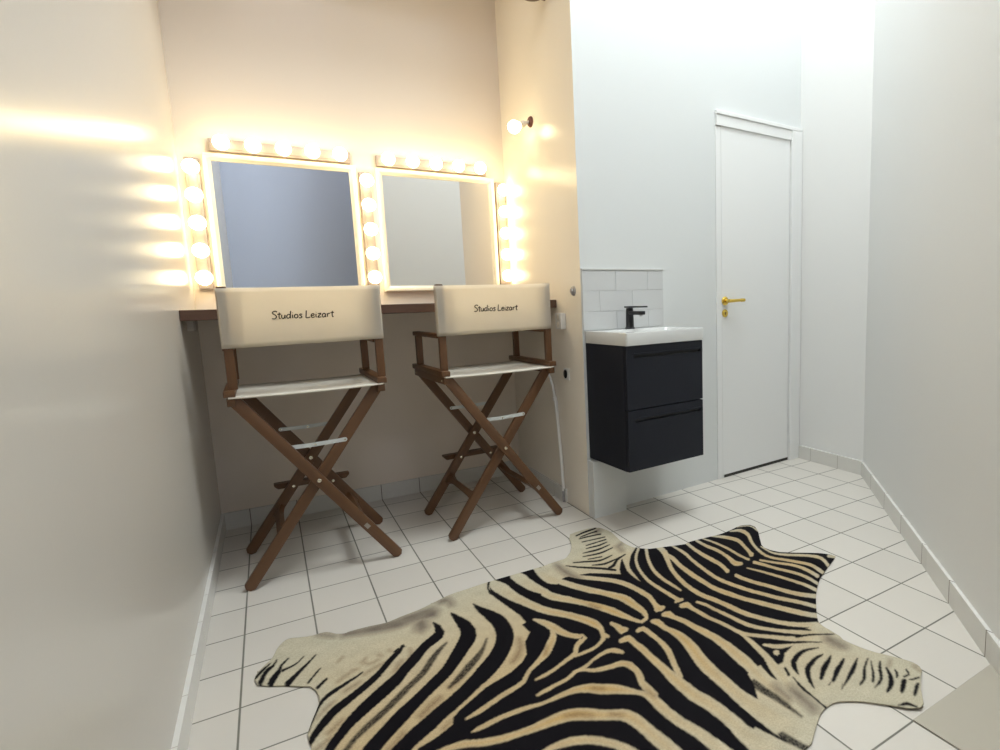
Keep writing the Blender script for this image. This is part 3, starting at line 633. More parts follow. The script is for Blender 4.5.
RUG_MARKS = [
 ("D","529,-1478 516,-1496 508,-1502 498,-1510 492,-1517 484,-1524 477,-1533 469,-1541 462,-1551 454,-1560 446,-1570 439,-1578 431,-1585 424,-1591 416,-1598 406,-1605 398,-1612 388,-1619 378,-1626 368,-1633 359,-1639 351,-1644 342,-1649 334,-1654 327,-1659 319,-1665 312,-1672 305,-1680 299,-1687 293,-1696 288,-1703 283,-1711 278,-1719 273,-1727 269,-1734 264,-1745 261,-1755 258,-1763 254,-1772 248,-1786 244,-1795 239,-1806 234,-1819 229,-1832 223,-1845 217,-1859 210,-1874 204,-1890 198,-1905 191,-1919 194,-1929 199,-1931 205,-1917 212,-1902 219,-1887 225,-1872 231,-1858 237,-1845 242,-1832 248,-1820 252,-1809 256,-1800 262,-1786 266,-1777 270,-1770 274,-1763 279,-1755 283,-1750 288,-1743 294,-1737 299,-1730 305,-1724 311,-1717 316,-1710 322,-1703 329,-1697 335,-1692 342,-1686 350,-1681 358,-1675 366,-1669 375,-1662 385,-1655 395,-1648 404,-1641 413,-1634 422,-1626 431,-1619 438,-1612 446,-1605 454,-1595 462,-1585 470,-1575 477,-1566 484,-1557 491,-1549 498,-1541 504,-1534 513,-1524 522,-1514 534,-1489 533,-1480"),
 ("D","517,-1487 509,-1493 500,-1500 500,-1506 502,-1510 510,-1504 519,-1498 520,-1491"),
 ("D","530,-1484 536,-1499 538,-1498 539,-1495 534,-1477 531,-1478"),
 ("D","638,-1410 638,-1434 636,-1451 631,-1473 633,-1466 624,-1476 616,-1482 606,-1489 595,-1497 583,-1506 574,-1515 565,-1524 557,-1533 549,-1541 542,-1549 533,-1558 524,-1568 515,-1577 506,-1586 497,-1597 490,-1606 481,-1614 475,-1619 468,-1625 460,-1630 451,-1637 442,-1644 431,-1653 419,-1662 407,-1672 396,-1682 385,-1691 376,-1699 368,-1707 360,-1715 352,-1723 345,-1732 338,-1740 331,-1749 325,-1758 319,-1766 314,-1773 309,-1780 305,-1786 300,-1793 296,-1800 292,-1807 289,-1815 285,-1823 281,-1833 276,-1842 271,-1853 266,-1864 260,-1876 254,-1889 248,-1902 241,-1917 235,-1931 228,-1946 222,-1959 226,-1975 235,-1979 242,-1966 249,-1952 256,-1938 262,-1924 269,-1911 275,-1899 280,-1887 286,-1876 291,-1866 295,-1856 300,-1847 304,-1839 307,-1832 310,-1826 314,-1820 318,-1814 322,-1809 327,-1802 332,-1796 338,-1789 345,-1781 351,-1774 358,-1767 365,-1761 373,-1755 380,-1749 389,-1743 398,-1736 408,-1728 420,-1720 432,-1711 443,-1703 454,-1695 463,-1688 471,-1681 479,-1674 487,-1668 494,-1661 504,-1649 511,-1639 519,-1629 526,-1621 535,-1613 544,-1604 554,-1594 562,-1585 569,-1575 577,-1565 584,-1556 591,-1549 600,-1541 611,-1535 621,-1529 631,-1523 644,-1513 659,-1485 658,-1443 651,-1422 643,-1406 640,-1405"),
 ("B","648,-1541 639,-1547 629,-1553 620,-1560 610,-1568 600,-1578 589,-1590 581,-1599 574,-1610 566,-1621 559,-1631 551,-1640 544,-1648 536,-1655 529,-1662 520,-1668 512,-1675 505,-1681 497,-1687 490,-1693 482,-1699 474,-1706 466,-1713 457,-1721 448,-1729 439,-1736 431,-1743 421,-1750 412,-1757 403,-1763 394,-1769 385,-1776 378,-1782 371,-1788 364,-1795 358,-1801 352,-1806 346,-1813 341,-1819 337,-1824 332,-1830 327,-1835 322,-1841 317,-1847 310,-1854 304,-1861 297,-1869 290,-1877 283,-1885 275,-1894 266,-1904 257,-1914 247,-1925 238,-1935 229,-1945 230,-1954 236,-1959 245,-1949 254,-1939 263,-1928 273,-1918 281,-1909 289,-1900 297,-1891 304,-1883 311,-1876 317,-1869 323,-1862 329,-1856 333,-1851 338,-1846 343,-1840 348,-1834 353,-1829 358,-1823 364,-1818 370,-1813 377,-1808 384,-1803 392,-1797 400,-1792 409,-1786 418,-1780 427,-1773 437,-1766 446,-1759 455,-1752 464,-1744 472,-1737 481,-1730 489,-1723 496,-1717 503,-1710 510,-1704 518,-1698 526,-1692 534,-1686 542,-1680 550,-1673 559,-1665 567,-1655 575,-1645 583,-1634 590,-1624 597,-1615 607,-1601 615,-1590 624,-1579 632,-1569 641,-1560 650,-1551 651,-1544"),
 ("D","408,-1549 400,-1554 392,-1559 385,-1563 379,-1566 372,-1567 363,-1571 354,-1576 343,-1581 331,-1586 321,-1592 312,-1598 305,-1605 300,-1611 295,-1618 291,-1629 286,-1640 281,-1654 277,-1668 272,-1681 269,-1693 265,-1706 263,-1717 261,-1728 262,-1730 263,-1730 266,-1720 268,-1710 273,-1698 276,-1687 281,-1675 286,-1661 291,-1649 296,-1639 301,-1631 305,-1626 310,-1621 317,-1616 325,-1610 335,-1604 346,-1597 357,-1591 365,-1586 374,-1580 380,-1577 387,-1573 394,-1568 402,-1562 409,-1556 410,-1552"),
 ("D","703,-1388 703,-1409 702,-1429 702,-1450 702,-1473 702,-1495 701,-1510 698,-1523 695,-1530 695,-1530 690,-1540 683,-1552 674,-1566 667,-1577 660,-1587 652,-1598 645,-1608 637,-1618 630,-1628 623,-1638 616,-1648 609,-1657 602,-1665 594,-1672 585,-1680 576,-1687 566,-1694 558,-1701 550,-1707 543,-1713 536,-1719 529,-1724 522,-1730 514,-1735 506,-1741 499,-1747 491,-1752 484,-1757 476,-1762 469,-1766 462,-1771 454,-1778 446,-1784 438,-1791 430,-1798 422,-1806 414,-1813 406,-1820 399,-1826 392,-1833 385,-1839 378,-1846 372,-1852 367,-1858 361,-1864 356,-1870 350,-1877 343,-1885 336,-1892 329,-1900 321,-1909 313,-1918 304,-1928 295,-1938 285,-1949 276,-1959 267,-1969 270,-1996 286,-2008 295,-1998 304,-1988 314,-1978 323,-1969 332,-1959 340,-1951 348,-1943 355,-1935 362,-1928 369,-1921 375,-1915 381,-1909 386,-1904 391,-1898 397,-1892 403,-1886 409,-1880 416,-1873 423,-1866 430,-1860 437,-1853 445,-1847 453,-1840 461,-1834 468,-1828 476,-1821 482,-1816 489,-1810 496,-1803 503,-1798 510,-1791 517,-1785 525,-1779 532,-1773 539,-1767 546,-1762 553,-1757 560,-1751 568,-1746 576,-1740 585,-1734 594,-1727 604,-1720 614,-1712 623,-1704 631,-1695 639,-1687 647,-1678 655,-1670 662,-1661 671,-1651 679,-1642 687,-1632 694,-1623 704,-1613 714,-1602 724,-1589 737,-1565 746,-1525 745,-1488 741,-1464 734,-1443 727,-1426 721,-1410 715,-1396 709,-1382 706,-1381"),
 ("B","758,-1594 748,-1608 739,-1621 730,-1633 720,-1644 709,-1654 698,-1664 689,-1671 680,-1679 670,-1686 662,-1692 652,-1702 643,-1711 634,-1719 624,-1728 615,-1737 605,-1747 595,-1757 595,-1762 597,-1765 607,-1760 619,-1755 628,-1750 639,-1744 648,-1738 658,-1730 669,-1721 676,-1715 685,-1707 695,-1698 704,-1689 716,-1676 726,-1663 736,-1648 745,-1632 753,-1616 761,-1599 760,-1595"),
 ("D","785,-1370 785,-1390 784,-1410 785,-1432 788,-1454 791,-1476 793,-1497 795,-1514 796,-1530 797,-1545 796,-1556 795,-1568 793,-1580 790,-1591 788,-1598 786,-1606 782,-1614 777,-1625 771,-1637 764,-1648 756,-1659 747,-1669 738,-1680 729,-1688 719,-1697 709,-1706 699,-1714 690,-1721 681,-1730 675,-1736 666,-1744 658,-1749 651,-1755 643,-1761 635,-1767 627,-1773 618,-1779 608,-1785 598,-1791 589,-1797 582,-1801 572,-1806 565,-1809 555,-1814 547,-1818 539,-1823 531,-1827 523,-1832 515,-1837 507,-1842 498,-1846 490,-1851 481,-1856 473,-1861 466,-1866 459,-1871 453,-1876 446,-1881 440,-1885 434,-1890 427,-1895 421,-1899 414,-1904 407,-1909 399,-1915 391,-1921 383,-1927 374,-1933 364,-1940 354,-1948 343,-1956 332,-1964 321,-1972 310,-1980 310,-2006 326,-2020 336,-2013 347,-2006 359,-1998 370,-1991 380,-1984 389,-1978 398,-1972 406,-1966 414,-1961 422,-1955 429,-1951 436,-1946 442,-1942 448,-1937 455,-1933 461,-1929 467,-1924 473,-1920 479,-1916 486,-1912 493,-1908 501,-1903 510,-1899 518,-1895 527,-1890 535,-1885 543,-1879 550,-1874 558,-1869 564,-1866 572,-1861 580,-1858 590,-1853 598,-1848 608,-1842 617,-1837 627,-1831 636,-1825 645,-1820 653,-1814 661,-1809 669,-1804 675,-1800 684,-1796 692,-1792 702,-1786 711,-1780 721,-1773 733,-1764 744,-1755 755,-1745 767,-1733 779,-1720 790,-1707 801,-1692 811,-1678 821,-1661 831,-1642 839,-1619 845,-1595 848,-1570 849,-1547 849,-1525 846,-1503 841,-1484 835,-1469 829,-1454 821,-1437 812,-1422 805,-1408 799,-1395 794,-1381 789,-1367 787,-1366"),
 ("D","199,-1339 195,-1351 190,-1362 184,-1367 176,-1372 169,-1382 164,-1394 160,-1408 156,-1422 153,-1435 156,-1450 163,-1452 166,-1438 170,-1424 173,-1411 176,-1401 182,-1390 189,-1382 194,-1373 199,-1358 202,-1344 201,-1340"),
 ("D","184,-1348 178,-1354 172,-1360 166,-1366 160,-1373 154,-1383 149,-1394 144,-1405 145,-1412 148,-1415 153,-1405 159,-1395 165,-1386 170,-1378 175,-1370 180,-1362 186,-1354 186,-1350"),
 ("D","229,-1350 221,-1360 213,-1370 207,-1380 202,-1397 198,-1404 192,-1413 186,-1423 180,-1438 176,-1453 179,-1472 188,-1476 193,-1462 198,-1448 202,-1437 207,-1425 211,-1412 213,-1389 217,-1380 224,-1369 231,-1357 231,-1352"),
 ("D","269,-1367 262,-1376 256,-1385 249,-1392 242,-1396 235,-1399 229,-1401 219,-1402 211,-1402 209,-1411 213,-1419 221,-1415 230,-1412 237,-1409 244,-1405 251,-1400 258,-1392 264,-1382 271,-1372 270,-1368"),
 ("D","300,-1379 292,-1388 285,-1398 277,-1407 270,-1416 264,-1423 257,-1430 251,-1437 245,-1444 238,-1452 231,-1460 224,-1468 217,-1476 218,-1494 227,-1503 233,-1493 239,-1483 245,-1473 251,-1463 257,-1454 262,-1446 268,-1437 274,-1428 281,-1418 288,-1407 295,-1396 302,-1385 302,-1381"),
 ("D","306,-1459 298,-1469 291,-1480 284,-1491 277,-1501 270,-1511 271,-1518 274,-1521 281,-1510 287,-1499 294,-1488 301,-1477 308,-1465 308,-1460"),
 ("D","317,-1519 310,-1527 303,-1534 296,-1542 289,-1550 290,-1558 294,-1563 300,-1555 307,-1547 314,-1539 321,-1531 321,-1523"),
 ("b","366,-1439 359,-1447 353,-1455 353,-1459 354,-1460 361,-1453 368,-1445 368,-1441"),
 ("b","376,-1532 366,-1538 356,-1544 349,-1550 342,-1556 342,-1560 344,-1563 351,-1558 358,-1553 367,-1547 377,-1540 378,-1535"),
 ("b","325,-1639 318,-1644 311,-1649 304,-1655 298,-1662 293,-1669 287,-1677 281,-1684 282,-1688 284,-1689 289,-1683 295,-1676 301,-1669 307,-1663 313,-1657 320,-1651 326,-1645 327,-1641"),
 ("b","337,-1725 331,-1729 325,-1734 319,-1739 313,-1745 306,-1750 300,-1756 300,-1760 303,-1763 309,-1759 316,-1755 322,-1750 328,-1745 334,-1738 339,-1732 339,-1727"),
 ("b","303,-1776 298,-1779 293,-1782 287,-1785 280,-1789 273,-1794 265,-1799 256,-1804 247,-1810 238,-1816 228,-1823 217,-1830 205,-1837 194,-1844 184,-1851 184,-1857 187,-1860 198,-1854 209,-1847 220,-1840 231,-1833 241,-1826 251,-1820 260,-1815 268,-1809 276,-1804 283,-1800 290,-1795 295,-1791 300,-1788 305,-1784 305,-1779"),
 ("b","460,-1499 467,-1505 469,-1503 468,-1500 462,-1490 459,-1493"),
 ("b","489,-1487 494,-1494 496,-1493 496,-1490 493,-1479 490,-1480"),
 ("b","425,-1485 411,-1499 417,-1514 426,-1523 434,-1525 443,-1525 458,-1518 458,-1515 457,-1512 442,-1519 435,-1519 427,-1516 419,-1507 415,-1504 426,-1490 426,-1487"),
 ("b","467,-1536 458,-1540 449,-1543 439,-1547 429,-1551 418,-1558 408,-1565 408,-1569 410,-1572 420,-1566 430,-1561 440,-1557 450,-1553 459,-1548 468,-1541 468,-1538"),
 ("b","383,-1535 391,-1534 398,-1533 399,-1530 398,-1527 390,-1525 382,-1524 381,-1530"),
 ("b","512,-1554 504,-1565 496,-1576 489,-1587 481,-1599 481,-1606 485,-1609 493,-1598 501,-1588 508,-1576 516,-1564 516,-1556"),
 ("b","544,-1512 543,-1540 537,-1549 530,-1561 530,-1569 534,-1571 542,-1559 549,-1543 548,-1512 546,-1509"),
 ("b","356,-1619 365,-1614 374,-1609 381,-1606 388,-1602 396,-1598 396,-1594 395,-1591 387,-1594 380,-1597 373,-1600 363,-1606 354,-1613 354,-1617"),
 ("L","963,-1276 966,-1302 969,-1326 972,-1342 977,-1363 983,-1387 989,-1403 995,-1420 1001,-1437 1006,-1452 1010,-1463 1018,-1492 1025,-1505 1033,-1516 1043,-1528 1049,-1537 1056,-1545 1064,-1554 1071,-1564 1078,-1573 1085,-1582 1091,-1592 1098,-1601 1104,-1611 1109,-1621 1115,-1631 1121,-1642 1126,-1653 1131,-1664 1136,-1674 1141,-1687 1146,-1699 1151,-1711 1157,-1723 1162,-1735 1167,-1746 1173,-1756 1178,-1766 1184,-1778 1190,-1789 1196,-1799 1203,-1797 1207,-1788 1203,-1776 1199,-1764 1194,-1750 1192,-1738 1189,-1725 1186,-1712 1183,-1698 1179,-1684 1176,-1669 1172,-1654 1167,-1639 1162,-1628 1156,-1616 1150,-1605 1144,-1594 1137,-1584 1130,-1574 1123,-1565 1116,-1556 1108,-1547 1101,-1538 1094,-1528 1086,-1519 1078,-1510 1071,-1501 1065,-1492 1057,-1478 1051,-1466 1047,-1457 1042,-1427 1039,-1412 1035,-1394 1030,-1375 1026,-1356 1023,-1339 1020,-1314 1019,-1289 1014,-1264 1002,-1245 987,-1234 970,-1245"),
 ("L","875,-1292 877,-1331 882,-1349 886,-1366 890,-1380 895,-1399 901,-1419 907,-1435 914,-1451 921,-1466 927,-1482 933,-1496 939,-1511 944,-1525 950,-1538 955,-1550 962,-1564 969,-1575 976,-1587 983,-1595 990,-1604 997,-1613 1004,-1621 1011,-1631 1017,-1640 1023,-1650 1028,-1659 1034,-1669 1039,-1680 1045,-1691 1050,-1703 1055,-1714 1059,-1725 1062,-1733 1067,-1747 1069,-1757 1060,-1787 1065,-1803 1072,-1812 1079,-1809 1082,-1801 1078,-1789 1077,-1782 1087,-1754 1091,-1731 1090,-1708 1086,-1696 1081,-1684 1076,-1672 1069,-1660 1063,-1649 1057,-1639 1051,-1628 1045,-1618 1038,-1609 1032,-1599 1025,-1589 1018,-1579 1011,-1569 1004,-1560 999,-1552 992,-1540 986,-1529 980,-1515 976,-1503 971,-1490 965,-1475 960,-1460 956,-1445 951,-1426 946,-1408 942,-1389 939,-1372 936,-1350 935,-1328 932,-1307 925,-1286 919,-1274 906,-1249 886,-1254"),
 ("L","1061,-1787 1053,-1799 1042,-1809 1027,-1818 1018,-1822 1007,-1824 997,-1826 985,-1826 973,-1826 963,-1826 946,-1827 942,-1832 944,-1837 960,-1839 970,-1839 982,-1839 994,-1839 1005,-1837 1016,-1835 1027,-1831 1043,-1823 1057,-1815 1070,-1804 1072,-1788"),
 ("L","919,-1586 924,-1601 928,-1614 932,-1628 935,-1641 938,-1655 941,-1669 946,-1684 951,-1699 956,-1713 963,-1725 970,-1736 978,-1746 986,-1755 996,-1763 1004,-1770 1011,-1758 994,-1767 982,-1774 968,-1785 957,-1801 950,-1813 944,-1816 933,-1821 922,-1825 911,-1829 901,-1834 890,-1838 880,-1842 870,-1846 860,-1849 849,-1851 837,-1853 828,-1855 818,-1857 808,-1858 805,-1863 807,-1868 817,-1868 826,-1867 835,-1867 847,-1865 859,-1862 869,-1859 880,-1855 890,-1851 900,-1848 911,-1844 921,-1841 932,-1838 943,-1835 956,-1828 967,-1812 975,-1799 983,-1794 994,-1788 1018,-1774 1017,-1750 1008,-1743 998,-1734 991,-1726 986,-1715 982,-1703 978,-1690 974,-1675 971,-1658 967,-1643 962,-1629 956,-1616 950,-1604 942,-1594 933,-1586 925,-1578 921,-1580"),
 ("L","942,-1668 935,-1685 928,-1699 921,-1707 911,-1717 901,-1728 889,-1743 877,-1756 869,-1763 861,-1771 851,-1779 842,-1786 830,-1795 819,-1802 808,-1809 792,-1825 783,-1834 776,-1842 767,-1847 756,-1851 746,-1854 735,-1856 725,-1858 716,-1860 708,-1862 700,-1864 692,-1867 685,-1869 677,-1872 668,-1875 660,-1878 651,-1880 642,-1883 633,-1886 625,-1889 617,-1892 608,-1895 600,-1898 599,-1901 601,-1905 609,-1904 617,-1904 625,-1904 634,-1903 643,-1901 652,-1898 661,-1895 669,-1892 678,-1890 686,-1887 693,-1885 700,-1882 708,-1880 716,-1878 724,-1876 735,-1874 746,-1871 756,-1868 768,-1864 779,-1858 789,-1848 797,-1837 811,-1823 820,-1818 832,-1812 844,-1806 854,-1801 864,-1796 874,-1791 884,-1785 899,-1771 912,-1755 922,-1744 933,-1730 944,-1712 951,-1689 954,-1669 950,-1662"),
 ("L","1077,-1890 1071,-1877 1063,-1865 1053,-1859 1038,-1857 1027,-1858 1014,-1861 1001,-1864 990,-1868 979,-1872 969,-1876 959,-1881 950,-1884 941,-1886 932,-1887 922,-1888 912,-1889 901,-1894 890,-1899 880,-1903 872,-1905 863,-1906 854,-1907 845,-1908 835,-1909 826,-1910 818,-1911 810,-1912 800,-1914 792,-1917 784,-1919 782,-1924 784,-1928 791,-1928 799,-1927 808,-1927 816,-1926 825,-1924 834,-1923 843,-1921 852,-1920 861,-1919 870,-1918 879,-1916 891,-1912 901,-1907 911,-1903 920,-1901 929,-1900 939,-1899 949,-1897 959,-1893 969,-1888 979,-1883 988,-1880 1000,-1877 1012,-1875 1023,-1873 1032,-1873 1043,-1877 1050,-1884 1058,-1892 1066,-1902 1074,-1900"),
 ("L","917,-1899 927,-1903 937,-1908 943,-1913 950,-1921 959,-1927 967,-1931 975,-1934 984,-1936 993,-1938 1002,-1941 1012,-1943 1022,-1944 1030,-1946 1035,-1948 1042,-1956 1046,-1966 1048,-1977 1049,-1987 1045,-2005 1041,-2016 1035,-2030 1031,-2046 1029,-2060 1029,-2073 1028,-2082 1027,-2094 1026,-2107 1038,-2113 1052,-2100 1053,-2087 1054,-2073 1054,-2062 1052,-2052 1052,-2043 1055,-2031 1061,-2018 1066,-2003 1069,-1981 1069,-1965 1067,-1949 1060,-1936 1049,-1927 1039,-1924 1029,-1923 1019,-1923 1009,-1922 1000,-1920 991,-1919 982,-1917 973,-1915 966,-1913 957,-1908 950,-1902 943,-1897 931,-1893 920,-1892 917,-1895"),
 ("L","600,-1955 607,-1956 615,-1958 625,-1958 633,-1958 643,-1957 653,-1956 663,-1955 673,-1954 681,-1954 689,-1955 696,-1955 704,-1956 711,-1956 719,-1957 727,-1958 734,-1958 742,-1959 750,-1960 758,-1961 765,-1962 773,-1964 781,-1965 789,-1965 798,-1966 806,-1967 815,-1967 824,-1968 832,-1968 841,-1969 850,-1970 858,-1970 866,-1972 874,-1974 881,-1977 888,-1980 895,-1985 901,-1989 906,-1993 912,-1999 917,-2005 924,-2012 931,-2017 938,-2022 945,-2026 951,-2030 958,-2034 964,-2038 971,-2043 977,-2048 984,-2053 989,-2057 997,-2063 1004,-2068 1009,-2075 1013,-2084 1016,-2093 1017,-2102 1017,-2111 1016,-2122 1015,-2134 1015,-2144 1016,-2154 1017,-2164 1018,-2175 1019,-2183 1020,-2192 1021,-2200 1023,-2208 1024,-2216 1027,-2227 1030,-2237 1032,-2246 1035,-2255 1037,-2263 1039,-2273 1040,-2279 1041,-2287 1041,-2294 1042,-2302 1043,-2309 1043,-2317 1043,-2324 1044,-2331 1044,-2339 1045,-2346 1046,-2353 1046,-2360 1047,-2368 1048,-2377 1050,-2386 1051,-2396 1053,-2406 1054,-2418 1056,-2429 1058,-2442 1060,-2456 1062,-2470 1064,-2484 1066,-2498 1086,-2503 1103,-2489 1101,-2475 1099,-2461 1098,-2446 1096,-2432 1094,-2418 1093,-2406 1092,-2395 1090,-2384 1089,-2374 1088,-2364 1087,-2355 1086,-2347 1084,-2340 1083,-2333 1082,-2327 1081,-2319 1080,-2312 1079,-2304 1077,-2296 1076,-2289 1075,-2282 1073,-2274 1072,-2266 1070,-2259 1067,-2248 1064,-2239 1062,-2230 1059,-2221 1056,-2212 1053,-2202 1052,-2195 1051,-2187 1050,-2178 1048,-2170 1048,-2162 1047,-2152 1047,-2142 1046,-2132 1046,-2123 1045,-2111 1045,-2099 1042,-2087 1036,-2077 1028,-2070 1021,-2063 1016,-2055 1011,-2047 1005,-2038 1001,-2032 996,-2024 991,-2017 985,-2009 979,-2003 972,-1997 965,-1991 958,-1987 951,-1982 946,-1979 939,-1973 933,-1967 924,-1961 916,-1958 908,-1955 900,-1953 890,-1951 881,-1949 872,-1949 863,-1949 853,-1950 844,-1950 835,-1951 826,-1952 817,-1952 809,-1953 800,-1954 792,-1954 784,-1953 776,-1951 768,-1949 761,-1947 753,-1945 745,-1944 737,-1942 729,-1941 722,-1940 714,-1939 706,-1939 698,-1938 690,-1938 682,-1938 674,-1938 664,-1938 654,-1939 643,-1940 634,-1941 625,-1942 615,-1944 607,-1947 600,-1950 598,-1952"),
 ("L","369,-1998 382,-1996 396,-1995 409,-1993 422,-1991 434,-1990 446,-1989 456,-1987 466,-1986 475,-1985 484,-1984 493,-1983 500,-1982 507,-1981 514,-1980 520,-1980 527,-1980 533,-1980 540,-1981 546,-1983 553,-1985 559,-1987 566,-1989 572,-1992 577,-1995 583,-1998 588,-2001 595,-2005 602,-2009 610,-2012 619,-2016 628,-2019 638,-2023 646,-2025 654,-2027 661,-2029 668,-2030 675,-2031 682,-2032 689,-2033 696,-2034 704,-2035 711,-2037 718,-2038 726,-2039 734,-2040 741,-2041 749,-2043 757,-2044 765,-2045 772,-2046 780,-2047 787,-2048 795,-2050 802,-2051 808,-2053 815,-2055 822,-2058 828,-2061 833,-2064 839,-2068 845,-2072 851,-2077 857,-2080 864,-2085 871,-2089 878,-2094 884,-2098 890,-2102 897,-2106 903,-2110 910,-2115 916,-2120 921,-2125 925,-2130 929,-2136 931,-2143 934,-2152 935,-2159 937,-2167 938,-2175 939,-2184 940,-2193 940,-2202 941,-2212 942,-2221 943,-2230 944,-2238 945,-2246 946,-2254 947,-2261 948,-2269 949,-2277 950,-2286 951,-2295 952,-2304 953,-2313 954,-2323 956,-2333 957,-2343 958,-2353 960,-2364 961,-2376 963,-2388 964,-2401 966,-2415 968,-2430 970,-2444 972,-2458 990,-2465 1006,-2450 1005,-2436 1003,-2421 1002,-2406 1000,-2391 999,-2378 997,-2365 996,-2353 995,-2342 994,-2332 993,-2321 992,-2311 991,-2301 990,-2291 989,-2282 988,-2274 987,-2264 986,-2256 986,-2248 985,-2239 983,-2230 982,-2222 980,-2214 979,-2206 977,-2198 976,-2189 975,-2179 974,-2170 973,-2160 972,-2151 970,-2141 968,-2131 964,-2120 959,-2109 952,-2100 945,-2093 936,-2088 929,-2084 921,-2080 915,-2076 908,-2071 902,-2067 897,-2062 891,-2057 885,-2051 878,-2045 872,-2040 866,-2036 859,-2031 852,-2026 844,-2022 836,-2019 828,-2016 820,-2014 812,-2013 803,-2012 795,-2012 786,-2012 778,-2012 769,-2012 761,-2013 753,-2013 745,-2013 737,-2014 730,-2014 722,-2013 715,-2013 707,-2012 700,-2011 693,-2010 685,-2009 678,-2008 672,-2006 665,-2005 658,-2004 651,-2001 642,-1999 633,-1996 624,-1992 615,-1989 608,-1985 601,-1982 595,-1978 589,-1975 583,-1971 576,-1968 569,-1966 562,-1965 555,-1964 548,-1963 541,-1963 534,-1962 527,-1962 520,-1962 513,-1962 505,-1963 498,-1964 491,-1965 482,-1966 473,-1967 464,-1968 454,-1970 443,-1971 432,-1973 420,-1974 407,-1976 393,-1978 379,-1979 366,-1981 364,-1990"),
 ("L","571,-2133 585,-2131 600,-2129 614,-2127 629,-2125 642,-2124 654,-2122 666,-2120 677,-2119 687,-2118 696,-2117 705,-2116 712,-2115 718,-2114 724,-2114 730,-2114 738,-2115 744,-2116 751,-2118 758,-2120 765,-2122 771,-2123 778,-2125 785,-2128 791,-2130 797,-2133 803,-2136 809,-2139 815,-2142 820,-2146 826,-2150 831,-2155 836,-2160 841,-2165 845,-2170 850,-2175 855,-2181 860,-2187 864,-2192 867,-2198 871,-2205 874,-2212 877,-2219 880,-2227 882,-2233 883,-2240 885,-2247 887,-2254 889,-2263 892,-2273 895,-2284 898,-2295 902,-2307 905,-2319 909,-2333 913,-2348 917,-2363 922,-2378 926,-2392 938,-2394 947,-2384 943,-2369 939,-2354 935,-2339 930,-2324 927,-2310 923,-2297 920,-2285 917,-2273 914,-2263 911,-2253 909,-2244 907,-2236 905,-2229 903,-2221 900,-2214 897,-2206 894,-2198 890,-2190 885,-2182 881,-2176 876,-2169 872,-2163 866,-2157 861,-2151 856,-2145 851,-2139 845,-2134 839,-2129 833,-2124 827,-2120 821,-2116 814,-2112 807,-2109 800,-2106 793,-2103 785,-2101 778,-2100 770,-2099 763,-2098 755,-2097 747,-2098 739,-2098 731,-2099 725,-2100 718,-2101 712,-2103 704,-2104 696,-2106 687,-2107 677,-2109 666,-2110 654,-2111 642,-2113 628,-2115 614,-2117 599,-2119 584,-2121 570,-2122 568,-2128"),
 ("L","1228,-1820 1232,-1831 1234,-1839 1236,-1851 1237,-1868 1241,-1885 1243,-1902 1244,-1916 1244,-1931 1242,-1947 1240,-1960 1237,-1974 1233,-1988 1230,-2002 1226,-2015 1222,-2028 1219,-2041 1215,-2054 1212,-2067 1210,-2078 1208,-2089 1206,-2100 1206,-2111 1206,-2121 1206,-2131 1206,-2140 1206,-2151 1205,-2161 1205,-2173 1204,-2181 1203,-2191 1203,-2201 1202,-2212 1201,-2222 1201,-2232 1200,-2241 1199,-2251 1199,-2260 1199,-2270 1199,-2279 1199,-2289 1199,-2298 1199,-2308 1199,-2318 1200,-2329 1200,-2341 1201,-2353 1202,-2365 1203,-2376 1206,-2387 1208,-2397 1211,-2406 1214,-2415 1216,-2424 1261,-2427 1296,-2391 1292,-2382 1289,-2373 1286,-2363 1282,-2354 1279,-2345 1276,-2335 1272,-2324 1269,-2314 1265,-2303 1262,-2293 1260,-2284 1257,-2275 1255,-2267 1253,-2258 1251,-2250 1250,-2241 1248,-2233 1247,-2224 1246,-2216 1245,-2207 1246,-2198 1246,-2188 1247,-2177 1248,-2167 1249,-2158 1249,-2145 1249,-2135 1250,-2124 1250,-2114 1251,-2104 1253,-2094 1254,-2084 1255,-2075 1256,-2065 1258,-2055 1260,-2044 1262,-2032 1266,-2019 1270,-2005 1273,-1990 1275,-1975 1276,-1960 1277,-1944 1276,-1930 1274,-1913 1270,-1899 1266,-1886 1260,-1870 1257,-1856 1260,-1838 1261,-1818 1251,-1808 1240,-1805 1231,-1810"),
 ("L","1162,-1840 1173,-1839 1180,-1841 1182,-1851 1183,-1869 1184,-1880 1184,-1893 1185,-1906 1184,-1919 1183,-1931 1181,-1943 1179,-1954 1176,-1966 1172,-1977 1168,-1989 1163,-2001 1159,-2012 1153,-2026 1149,-2038 1144,-2050 1137,-2065 1129,-2080 1135,-2090 1149,-2083 1155,-2067 1162,-2051 1166,-2039 1171,-2026 1177,-2013 1182,-2002 1187,-1989 1193,-1976 1197,-1962 1200,-1948 1201,-1935 1202,-1923 1202,-1910 1202,-1897 1202,-1883 1202,-1870 1201,-1858 1201,-1838 1196,-1821 1181,-1819 1167,-1823 1160,-1832"),
